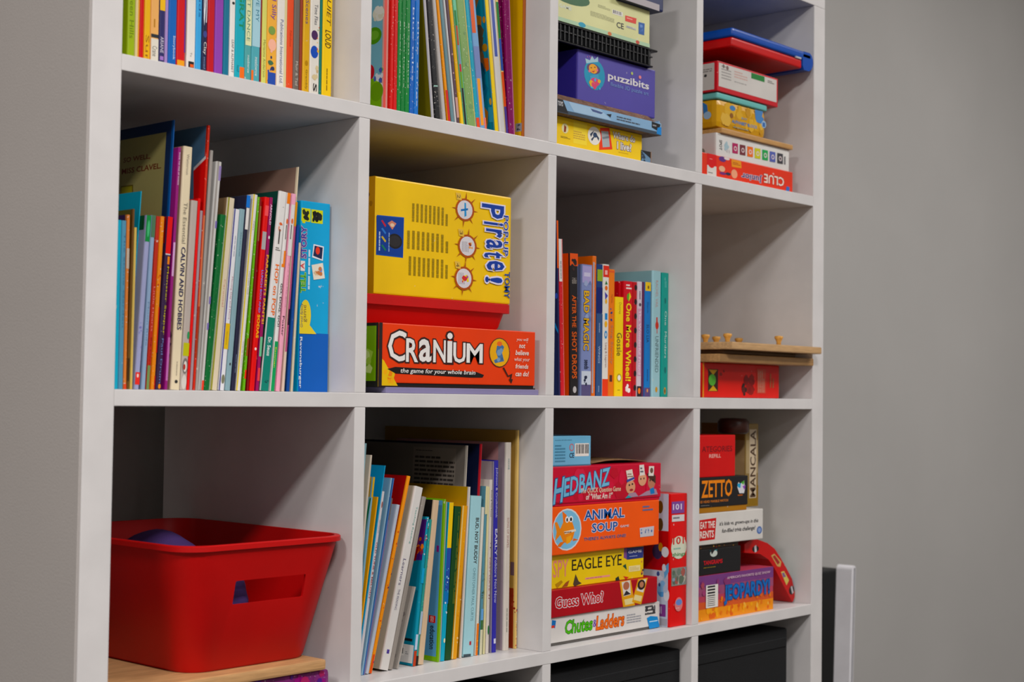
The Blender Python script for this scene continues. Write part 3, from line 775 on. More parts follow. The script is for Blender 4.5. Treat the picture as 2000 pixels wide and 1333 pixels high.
L = ', second row second cubby'
y = 0.006
xa, xb = 0.4135, 0.7065
sl = at(1050, 765, y).x
game_box('game_box', 'thin lavender flat box under the wide orange red game' + L, 'games in the second row second cubby',
         0.4255, 0.7125, 0.004, ZB + 0.0002, ZB + 0.0075, 0.27, '8a84a8', [], 0, bev=0.0008)
z1 = zat(738.8, 630, y)
cr = game_box('game_box', 'wide orange red game box with big white lettering' + L, 'games in the second row second cubby',
              xa, xb, y, ZB + 0.0077, z1, 0.27, 'e04c28', [
    ('R', 'l', 0, 0, 1, 1, '1c1c1a'), ('R', 'l', 0.2, 0.09, 0.985, 0.95, '7ca81c'), ('N', 'l', 0.86, 0.2, 0.97, 0.6, 'a8c860 c8dc90', 8),
    ('G', 'f', [(0.0, 0.0), (778, 0.0), (770, 742), (766, 728), (757, 718), (750, 705), (741, 697), (0.0, 0.6)], 'e8c02c'),
    ('N', 'f', 0.02, 0.05, 772, 722, 'e8c02c f0b028 e88a24', 9),
    ('G', 'f', [(756, 721), (772, 717), (930, 727), (945, 733), (942, 738), (920, 738), (772, 730)], '1a1616'),
    ('T', 'f', 'the game for your whole brain', 782, 719.5, 928, 735, 'e8e4e0', {'sh': 0.2, 'b': 0.012}),
    ('T', 'f', 'C', 758, 645, 793, 707, 'ece8e4', {'b': 0.012, 'ol': '3a1c18', 'ow': 0.05}),
    ('T', 'f', 'R', 793, 661, 816, 708, 'ece8e4', {'b': 0.02, 'ol': '3a1c18'}),
    ('T', 'f', 'a', 818, 662, 842, 708, 'ece8e4', {'b': 0.02, 'ol': '3a1c18'}),
    ('T', 'f', 'N', 846, 664, 871, 709, 'ece8e4', {'b': 0.02, 'ol': '3a1c18'}),
    ('T', 'f', 'i', 873, 650, 883, 709, 'ece8e4', {'b': 0.02, 'ol': '3a1c18'}),
    ('T', 'f', 'U', 885, 669, 909, 710, 'ece8e4', {'b': 0.02, 'ol': '3a1c18'}),
    ('T', 'f', 'M', 911, 671, 942, 710, 'ece8e4', {'b': 0.02, 'ol': '3a1c18'}),
    ('E', 'f', 955, 659, 995, 719, '5c3420'), ('E', 'f', 956.5, 661, 993.5, 717, 'e4ac30'),
    ('G', 'f', [(970, 676), (978, 672), (984, 678), (980, 690), (984, 706), (966, 710), (964, 704), (972, 700), (968, 688)], '4c7098'),
    ('E', 'f', 970, 667, 980, 677, 'e07040'), ('N', 'f', 966, 672, 982, 708, '3c5878 7898b8', 5),
    ('G', 'f', [(981, 719), (984, 718), (992, 734), (1000, 730), (997, 745), (994, 745), (996, 735), (991, 737)], '3c1c18'), ('G', 'f', [(993, 741), (1001, 741), (998, 750)], '3c1c18'),
    ('T', 'f', 'you will', 1008, 660, 1031, 669, 'e8ddd4', {'sh': 0.2}), ('T', 'f', 'not', 1013, 672, 1025, 681, 'e8ddd4', {'sh': 0.2, 'b': 0.02}),
    ('T', 'f', 'believe', 1006, 684, 1032, 695, 'e8ddd4', {'sh': 0.2, 'b': 0.02}), ('T', 'f', 'what your', 1004, 698, 1034, 709, 'e8ddd4', {'sh': 0.2}),
    ('T', 'f', 'friends', 1006, 711, 1031, 721, 'e8ddd4', {'sh': 0.2, 'b': 0.02}), ('T', 'f', 'can do!', 1006, 725, 1032, 736, 'e8ddd4', {'sh': 0.2, 'b': 0.02}),
    ('R', 'f', 0.0, 0, 0.02, 1, '2a2020'), ('R', 'f', 0.0, 0.0, 1, 0.02, '2a1a18'),
], tray=0.005, traycol='1b1a1a')

# red plastic bin under the yellow box
def bin_mesh(name, x0, x1, y0, y1, z0, z1, ins, th, rad, rim, m_, label, cat, rz=0.0, slot=None, insy=None):
    insy = ins if insy is None else insy

    def ring(ax, bx, ay, by, r, z, n=6):
        pts = []
        for cx, cy, a0 in ((bx - r, by - r, 0), (ax + r, by - r, 90), (ax + r, ay + r, 180), (bx - r, ay + r, 270)):
            for i in range(n + 1):
                a = math.radians(a0 + 90 * i / n)
                pts.append((cx + r * math.cos(a), cy + r * math.sin(a), z))
        return pts
    w_, d, h = x1 - x0, y1 - y0, z1 - z0
    R = []
    e = 0.004
    R.append(ring(ins + e, w_ - ins - e, insy + e, d - insy - e, rad * 0.8, 0))
    R.append(ring(ins, w_ - ins, insy, d - insy, rad, e))
    ft = (h - rim) / h
    a, b = ins * (1 - ft), insy * (1 - ft)
    R.append(ring(a, w_ - a, b, d - b, rad, h - rim))
    o_ = 0.003 if rim > 0.008 else 0.0022
    R.append(ring(-o_, w_ + o_, -o_, d + o_, rad, h - rim))
    R.append(ring(-o_, w_ + o_, -o_, d + o_, rad, h - 0.001))
    R.append(ring(-o_ + 0.001, w_ + o_ - 0.001, -o_ + 0.001, d + o_ - 0.001, rad, h))
    R.append(ring(th, w_ - th, th, d - th, rad, h))
    R.append(ring(ins + th, w_ - ins - th, insy + th, d - insy - th, rad * 0.8, 0.004))
    n = len(R[0])
    V = [p for r in R for p in r]
    F = []
    for k in range(len(R) - 1):
        for i in range(n):
            j = (i + 1) % n
            F.append((k * n + i, k * n + j, (k + 1) * n + j, (k + 1) * n + i))
    F.append(tuple(range(n))[::-1])
    F.append(tuple((len(R) - 1) * n + i for i in range(n)))
    o = link_mesh(name, V, F, m_, None, None, False)
    o.matrix_world = Matrix.Translation((x0, y0, z0)) @ Matrix.Rotation(rz, 4, 'Z')
    if slot:
        c = boxobj('cutter', slot[0], slot[1], -0.05, 0.06, slot[2], slot[3], m_, None, 0.002, 2)
        c.matrix_world = o.matrix_world.copy()
        md = o.modifiers.new('cut', 'BOOLEAN')
        md.object = c
        md.solver = 'EXACT'
        dg = bpy.context.evaluated_depsgraph_get()
        dg.update()
        me = bpy.data.meshes.new_from_object(o.evaluated_get(dg))
        o.modifiers.clear()
        o.data = me
        bpy.data.objects.remove(c)
    for p in o.data.polygons:
        p.use_smooth = True
    try:
        o.data.set_sharp_from_angle(angle=math.radians(35))
    except Exception:
        pass
    tag(o, label, cat)
    return o


redp = mat('b60012', 0.5, 'plastic')
yb = 0.03
z0 = z1 + 0.0004
z2 = zat(999.5, 596, yb)
bin_mesh('plastic_bin', 0.4055, at(996, 600, yb).x, yb, yb + 0.24, z0, z2, 0.008, 0.0025, 0.012, 0.0125, redp,
         'small red plastic bin between the yellow box and orange red game', 'bin', insy=0.008)
z3 = at(737, 344, yb).z
px0, px1 = at(729.5, 571, yb).x, at(996.5, 590, yb).x
HB = z3 - z2
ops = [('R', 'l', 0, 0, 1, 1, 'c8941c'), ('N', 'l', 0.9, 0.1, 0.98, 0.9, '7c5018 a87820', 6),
       ('G', 'f', [(736, 420), (789, 425), (787, 504), (734, 498)], '1c50a4'), ('G', 'f', [(735, 422), (788, 427), (786, 502), (735, 496)], '143c8c'),
       ('E', 'f', 757, 455, 785, 488, '1c1a1c'), ('E', 'f', 760, 459, 782, 484, '2c2a2c'), ('G', 'f', [(757, 436), (765, 431), (774, 437), (766, 449)], 'c8806c'),
       ('E', 'f', 762, 436, 770, 444, 'e0c8b0'), ('G', 'f', [(744, 431), (747, 430), (754, 441), (752, 444)], 'c03040'),
       ('G', 'f', [(744, 447), (747, 445), (754, 455), (752, 458)], '3c78c8'), ('G', 'f', [(744, 463), (747, 461), (754, 471), (752, 474)], 'c8b050'), ('G', 'f', [(744, 479), (747, 478), (754, 488), (752, 491)], '2c7c5c'),
       ('S', 'f', 739, 432, 743, 490, 1, 'b8c8e0', 'v'), ('S', 'f', 758, 440, 761, 492, 1, '8ca4d0', 'v')]
for (x0, y0, x1_, y1_) in ((803, 396, 876, 442), (793, 449, 877, 495), (796, 500, 876, 545)):
    ops.append(('S', 'f', x0, y0, x1_, y1_, 9, '9a8228', 'v'))
for k, (ux, vy) in enumerate(((907.5, 410), (912, 481), (905, 544))):
    for i in range(8):
        a = math.radians(45 * i + 8)
        ca, sa = math.cos(a), math.sin(a)
        ops.append(('G', 'f', [(ux + 16 * ca - 1.7 * sa, vy + 22 * sa + 1.8 * ca), (ux + 16 * ca + 1.7 * sa, vy + 22 * sa - 1.8 * ca), (ux + 26 * ca, vy + 35 * sa)], 'a85c14'))
    ops += [('E', 'f', ux - 18, vy - 25, ux + 18, vy + 25, 'a85414'), ('E', 'f', ux - 14.5, vy - 20.5, ux + 14.5, vy + 20.5, 'd8d4d8'),
            ('G', 'f', [(ux - 18, vy - 34), (ux - 8, vy - 32), (ux - 6, vy - 18), (ux - 16, vy - 20)], 'dcb860'), ('T', 'f', str(k + 2)[:1], ux - 15, vy - 30, ux - 9, vy - 22, '5c4420', {'rot': 'd'})]
    if k == 0:
        ops += [('G', 'f', [(ux - 1, vy - 14), (ux + 2, vy - 13), (ux + 3, vy + 12), (ux - 1, vy + 14)], '3c90c8'), ('G', 'f', [(ux - 8, vy - 1), (ux + 6, vy - 3), (ux + 6, vy + 1), (ux - 8, vy + 3)], '2c70b0')]
    elif k == 1:
        ops += [('S', 'f', ux - 11, vy - 10, ux + 3, vy + 12, 5, 'a4a0a8', 'v'), ('N', 'f', ux + 2, vy - 8, ux + 11, vy + 8, 'c85c30 8c3c28 e0a060', 6)]
    else:
        ops += [('S', 'f', ux - 11, vy - 12, ux + 2, vy + 12, 5, 'a4a0a8', 'v'), ('N', 'f', ux - 4, vy - 8, ux + 10, vy + 10, 'e8b030 c83c3c e8d050 a04c90', 9)]
u_ = 942
for ch, v0, v1_, x0, x1_ in (('P', 397, 430, 940, 983), ('i', 432, 443, 944, 982), ('r', 446, 466, 948, 979), ('a', 467, 489, 948, 980), ('t', 490, 507, 944, 982), ('e', 508, 531, 949, 984), ('!', 540, 555, 946, 980)):
    ops.append(('T', 'f', ch, x0 - 0, v0, x1_, v1_, '1c3c94', {'rot': 'd', 'b': 0.035, 'ol': 'dcd8e8', 'ow': 0.06}))
ops += [('T', 'f', 'POP-UP', 982, 421, 991, 501, '1c3c94', {'rot': 'd', 'b': 0.04, 'ol': 'e0dce4', 'ow': 0.045}), ('T', 'f', 'TOMY', 984, 531, 994, 584, '2c4c94', {'rot': 'd', 'b': 0.03})]
game_box('game_box', 'large yellow box standing on the red bin' + L, 'games in the second row second cubby',
         px0, px1, yb, z2 + 0.0003, z3, 0.2, 'ecc408', ops, bev=0.0022)

# ================================================================== second row, third cubby
L = 'second row third cubby'
shelf_books(L, 'books in the second row third cubby', XL[2], XR[2], ZB, 0.05, [
    ('navy and orange thin book, leftmost', 1092, 1095, 1087, 431, '1c2454', [('R', 'f', 0, 524, 1, 1, 'e0641c'), ('R', 'l', 0, 524, 0.985, 1, 'e0641c'), ('R', 'l', 0, 0, 0.985, 524, '1c2a60'), ('E', 'l', 1084, 572, 1092, 584, '3c5cc8'), ('G', 'l', [(1084, 630), (1091, 646), (1092, 652), (1084, 640)], '2c90d8')], {'d': 0.22}),
    ('thin red book with a white head', 1096, 1103, 1091, 467, 'cc3038', [('R', 'f', 0.0, 550, 1, 1, 'e0dcd8'), ('S', 'f', 0.3, 490, 0.7, 545, 1, '6c6c70', 'v'), ('R', 'f', 0.8, 0, 0.98, 1, 'e07070')], {'wear': True}),
    ('black spined book with orange lettering and cover', 1114, 1129.6, 1113, 495, '1e1a1c', [('R', 'l', 0, 0, 0.985, 1, 'dc5c14'), ('R', 'f', 0.0, 519, 1, 1, 'd85a1c'), ('N', 'f', 0.1, 505, 0.9, 530, '3c2420 1e1a1c', 6), sp('HBB', 543, 555, '9c948c', 0.25, 0.8), sp('AFTER THE', 577, 640, 'd86430', 0.25, 0.75, b=0.015), sp('SHOT DROPS', 648, 740, 'd86430', 0.2, 0.8, b=0.015), ('E', 'f', 0.3, 755, 0.75, 768, 'b8b4b4')], {'d': 0.19}),
    ('lavender blue book lettered BAD MAGIC', 1134, 1154.5, 1134, 516, '7c88b4', [('R', 'f', 0.05, 0.86, 0.95, 0.99, 'a49cc8'), ('R', 'f', 0.2, 532, 0.8, 541, 'c4c0d8'), ('N', 'f', 0.08, 545, 0.92, 700, '8c94b8 6878a4 98a4c4', 10), ('R', 'f', 0.05, 725, 0.95, 752, 'c4ccd8'), ('R', 'f', 0.05, 0, 0.95, 752, '544c78'), sp('BAD', 568, 612, 'e4b43c', 0.2, 0.72, b=0.04, ol='2c2848', ow=0.06), sp('MAGIC', 622, 685, 'e4b43c', 0.2, 0.72, b=0.04, ol='2c2848', ow=0.06), sp('seeds', 703, 722, '1c2440', 0.3, 0.75, b=0.02), ('N', 'f', 0.2, 734, 0.6, 755, '18203c 1c2440', 5)], {'hard': True}),
    ('orange covered book right of the lavender blue one', 1155.5, 1162.6, 1157, 500, 'd8702c', [('R', 'l', 0, 0, 0.985, 1, 'dc6c14'), ('R', 'f', 0.0, 512, 0.4, 0.02, 'a8a4b0')], {'wear': True}),
    ('navy book with a lime stripe near its head', 1163.5, 1175, 1163.5, 516, '1c3a70', [('R', 'f', 0.05, 526, 0.95, 550, '8ca440'), ('R', 'f', 0.05, 561, 0.95, 612, '0c1c64'), ('R', 'f', 0.0, 0.0, 1.0, 614, '34507c'), ('S', 'f', 0.35, 620, 0.65, 650, 1, '8c9cb8', 'v'), sp('WINGS', 676, 710, 'b4c0d4', 0.35, 0.65), ('S', 'f', 0.35, 750, 0.6, 766, 1, '8c9cb8', 'v')], {}),
    ('white book with bright shapes between red ends', 1175.5, 1187.5, 1176, 516, 'dedad2', [('R', 'f', 0.04, 541, 0.96, 0.99, 'd0382c'), ('R', 'f', 0.3, 528, 0.7, 537, 'e8b0a8'), ('R', 'f', 0.04, 0, 0.96, 741, 'e0482c'), ('G', 'f', [(0.5, 548), (0.75, 556), (0.3, 556)], '2c6c3c'), ('E', 'f', 0.3, 558, 0.75, 568, 'd06c2c'), ('G', 'f', [(0.3, 570), (0.8, 578), (0.4, 586)], '40389c'), ('E', 'f', 0.35, 584, 0.7, 594, 'e0a838'), ('R', 'f', 0.35, 612, 0.75, 625, '2c80c0'), ('E', 'f', 0.3, 627, 0.75, 640, 'e8b02c'), ('E', 'f', 0.3, 646, 0.75, 662, '2884c0'), ('E', 'f', 0.42, 650, 0.62, 658, 'dedad2'), sp('Lang & Legeren', 670, 718, '9c7c74', 0.35, 0.75)], {}),
    ('orange paperback left of the yellow one', 1188.4, 1201, 1188.4, 526, 'e07c38', [('R', 'f', 0.05, 532, 0.95, 0.99, 'd8603c'), ('N', 'f', 0.3, 602, 0.75, 628, '24508c 1c3c70', 7), sp('Dog Hamp', 575, 592, 'b46020', 0.4, 0.7), sp('Sing Slowly', 635, 712, 'a4886c', 0.35, 0.75), ('R', 'f', 0.3, 733, 0.7, 746, '5c2c20')], {'y': 0.002}),
    ('yellow book lettered Gossie', 1201, 1216.5, 1201, 580, 'f2d008', [sp('Dunrea', 591, 614, 'a88c20', 0.4, 0.7), sp('Gossie', 650, 696, '5c4818', 0.15, 0.8, b=0.01), ('E', 'f', 0.2, 730, 0.8, 747, 'b89c28'), ('E', 'f', 0.3, 733, 0.7, 744, 'f0ece0'), ('S', 'f', 0.3, 761, 0.7, 764, 1, '8c7c30')], {}),
    ('red book lettered One More Wheel in yellow', 1217.5, 1234, 1217.5, 549, 'c42430', [('S', 'f', 0.2, 554, 0.85, 567, 2, 'ecdcd8'), ('E', 'f', 0.3, 573, 0.7, 588, '58a03c'), ('G', 'f', [(0.6, 570), (0.8, 580), (0.5, 590)], 'e0cc30'), sp('One More Wheel!', 592, 745, 'f0d838', 0.22, 0.85, b=0.03), ('N', 'f', 0.2, 750, 0.85, 768, 'f0e8e4 e8d4d0', 8)], {}),
    ('red board book dotted black like a ladybird', 1234.6, 1242.6, 1235, 551, 'b01c28', [('E', 'f', 0.3, 556 + 28 * i, 0.95, 568 + 28 * i, '1c1014') for i in range(8)], {}),
    ('lilac striped narrow book', 1243.4, 1252.5, 1244, 550, 'd0c0cc', [('S', 'f', 0.3, 560, 0.7, 585, 1, '54445c', 'v'), ('E', 'f', 0.3, 592, 0.8, 599, '4c3c50'), ('R', 'f', 0.1, 603, 0.9, 735, 'c89cb4'), sp('The Wonderful Friend', 606, 732, 'e4d4e0', 0.3, 0.75, b=0.01), ('R', 'f', 0.05, 0, 0.95, 755, '1c181c'), ('E', 'f', 0.25, 758, 0.8, 770, 'e8783c')], {}),
    ('thin dark purple book beside the lilac one', 1253, 1257.5, 1254, 551, '5c2450', [], {}),
    ('blue book with a yellow head', 1258, 1269.5, 1258, 551, '1478c0', [('R', 'f', 0.03, 568, 0.97, 1, 'e8c414'), ('E', 'f', 0.4, 558, 0.7, 565, '7c5c28'), sp('Shards', 590, 612, '1c4c88', 0.35, 0.65), sp('SLO LIA', 634, 670, '0c2c5c', 0.3, 0.7), ('S', 'f', 0.4, 705, 0.65, 745, 1, '0c4c88', 'v'), ('R', 'f', 0.03, 0, 0.97, 758, '5c4878'), ('E', 'f', 0.4, 760, 0.65, 767, 'e0a060')], {}),
    ('pale blue book lettered UNFRIENDED', 1273, 1289, 1277, 529, 'acd4dc', [('R', 'l', 0, 0, 0.985, 1, '8cb0b4'), sp('RACHEL VAIL', 548, 602, 'c89c98', 0.35, 0.65), ('R', 'f', 0.45, 620, 0.62, 632, 'd04030'), ('E', 'f', 0.35, 628, 0.75, 644, 'd04030'), ('R', 'f', 0.52, 640, 0.6, 652, 'd04030'), sp('UNFRIENDED', 657, 728, '5c7478', 0.35, 0.75), ('E', 'f', 0.4, 756, 0.68, 767, 'd8a038')], {'d': 0.2}),
    ('teal book, rightmost', 1294, 1306.5, 1296, 533, '10a094', [('R', 'l', 0, 0, 0.985, 1, '2cb4ac'), ('S', 'f', 0.35, 541, 0.65, 562, 2, '7cd0c8', 'v'), ('E', 'f', 0.35, 582, 0.6, 594, '0c7470'), sp('One', 608, 636, 'cce8e0', 0.4, 0.72), sp('Murders', 648, 700, 'cce8e0', 0.4, 0.72), ('E', 'f', 0.4, 717, 0.7, 730, '0c7470'), ('E', 'f', 0.35, 757, 0.68, 771, 'd8a038'), ('E', 'f', 0.44, 760, 0.6, 769, '1c3438')], {}),
], 0.17)

# ================================================================== second row, right cubby
L = ', second row right cubby'
rx0, rx1 = 1.1415, at(1522, 714, 0.03).x
zr = at(1522, 714.5, 0.03).z
game_box('game_box', 'low red box with a green sweet printed on it' + L, None, rx0, rx1, 0.03, ZB + 0.0002, zr, 0.16, 'd03028', [
    ('R', 'f', 0.0, 0, 0.018, 1, 'd8882c'), ('R', 'f', 1383, 721, 1402, 765, '3c1c10'), ('G', 'f', [(1384, 722), (1401, 723), (1393, 733)], 'd0a424'), ('G', 'f', [(1384, 764), (1401, 764), (1393, 753)], 'd0a424'),
    ('E', 'f', 1384, 731, 1398, 754, '68b850'), ('N', 'f', 1405, 722, 1418, 735, '7c1c1c 8c2420', 5), ('N', 'f', 1452, 730, 1474, 773, '8c201c 7c1818', 9), ('N', 'f', 1448, 748, 1460, 774, '30140f 5c1814', 6),
    ('R', 'f', 1478, 721, 1495, 769, 'c85040'), ('S', 'f', 1480, 724, 1493, 767, 4, 'b88c78', 'v'), ('S', 'f', 1502, 730, 1512, 758, 2, 'a86444', 'v')], bev=0.002, cat='box')
wood = mat('c8a070', 0.5, 'wood')
woodd = mat('a8814f', 0.5, 'wood')
lb = game_box('wooden_puzzle_board', 'lower thin wooden puzzle board lying on the low red box' + L, 'wooden puzzle boards', 1.139, 1.139 + 0.287, -0.004, zr + 0.0003, zr + 0.0133, 0.22, 'b48a58', [], bev=0.002, kind='wood', cat='puzzle')
ub = game_box('wooden_puzzle_board', 'upper wooden puzzle board with pegs, top of the stack' + L, 'wooden puzzle boards', 1.148, 1.148 + 0.274, -0.022, zr + 0.0205, zr + 0.0325, 0.235, 'c8a070', [], bev=0.002, kind='wood', cat='puzzle')
knobm = mat('dca24c', 0.35, 'wood')
boxobj('puzzle_piece', 0.02, 0.24, 0.03, 0.2, -0.0075, 0.0, mat('8a6a48', 0.6, 'wood'), ub, 0.002)
kp = [(0.0001, 0), (0.0042, 0.0), (0.0038, 0.006), (0.0055, 0.0105), (0.0075, 0.0135), (0.007, 0.0165), (0.0001, 0.0175)]
for u, v, yy in ((1421, 655, 0.035), (1521, 663, 0.012), (1399, 658, 0.12), (1443, 660, 0.12), (1378, 660, 0.09)):
    q = at(u, v, yy)
    lathe('peg', kp, knobm, ub, 16, loc=(q.x - 1.148, yy + 0.022, 0.0118))
t_ = game_box('board_book', 'tall plain red board standing left of the pegged puzzle' + L, None, 1.106, at(1381, 600, 0.03).x, 0.03, ZB + 0.0002, at(1381, 512, 0.03).z, 0.1, 'b80c10', [], bev=0.002, cat='board')
t_.location.y = 0.255
t_.location.x = 1.15
t_.location.z = ZB + 0.0002

# ================================================================== third row, left cubby
L = ', third row left cubby'
pz = at(643, 1325, 0.03).z
b_ = game_box('binder', 'purple patterned folder with a pale blue edge under the wooden board' + L, None, 0.06, 0.349, 0.012, ZC + 0.0002, ZC + 0.0235, 0.28, '7c2470', [
    ('N', 'f', 0.02, 0.2, 0.98, 0.98, '8c1c70 5c2c8c a02c5c 4c2078', 60), ('R', 'f', 0.02, 0.0, 1, 0.16, '7ca8d0')], bev=0.006, kind='brush', cat='folder')
b2 = game_box('wooden_board', 'plain wooden board directly under the large red bin' + L, None, 0.05, 0.338, 0.006, ZC + 0.0239, ZC + 0.0365, 0.3, 'c89a68', [], bev=0.003, kind='wood', cat='board')
zbin = ZC + 0.0369
ztop = FL - 0.1705
w_, h_ = 0.236, ztop - zbin
red = bin_mesh('storage_bin', 0.131, 0.131 + w_, 0.0, 0.335, zbin, ztop, 0.026, 0.0028, 0.035, 0.0065, redp,
               'large red plastic storage bin with a handle slot' + L, 'bin', rz=0.0,
               slot=(0.074, 0.176, h_ - 0.07, h_ - 0.043), insy=0.03)
# purple ball of cloth inside
bm = bmesh.new()
bmesh.ops.create_icosphere(bm, subdivisions=4, radius=1)
rr = random.Random(3)
for v in bm.verts:
    k = 1 + 0.07 * math.sin(5 * v.co.x + 2) * math.cos(4 * v.co.y + 1) + 0.04 * math.sin(9 * v.co.z + 3 * v.co.x)
    v.co = Vector((v.co.x * 0.062 * k, v.co.y * 0.085 * k, v.co.z * 0.066 * k))
pc = from_bm('beanbag', bm, mat('4c3474', 0.8, 'fabric'), None, True)
pc.location = (0.232, 0.2, zbin + 0.004 + 0.07 + 0.002)
tag(pc, 'purple soft toy bundle lying inside the large red bin', 'beanbag')
pc2 = pc.copy()
COL.objects.link(pc2)
q_ = at(447, 1142, 0.045)
pc2.location = (q_.x + 0.002, 0.055, q_.z - 0.018)
pc2.scale = (0.45, 0.28, 0.55)
pc2['label'] = 'small purple bundle showing through the red bin handle slot'

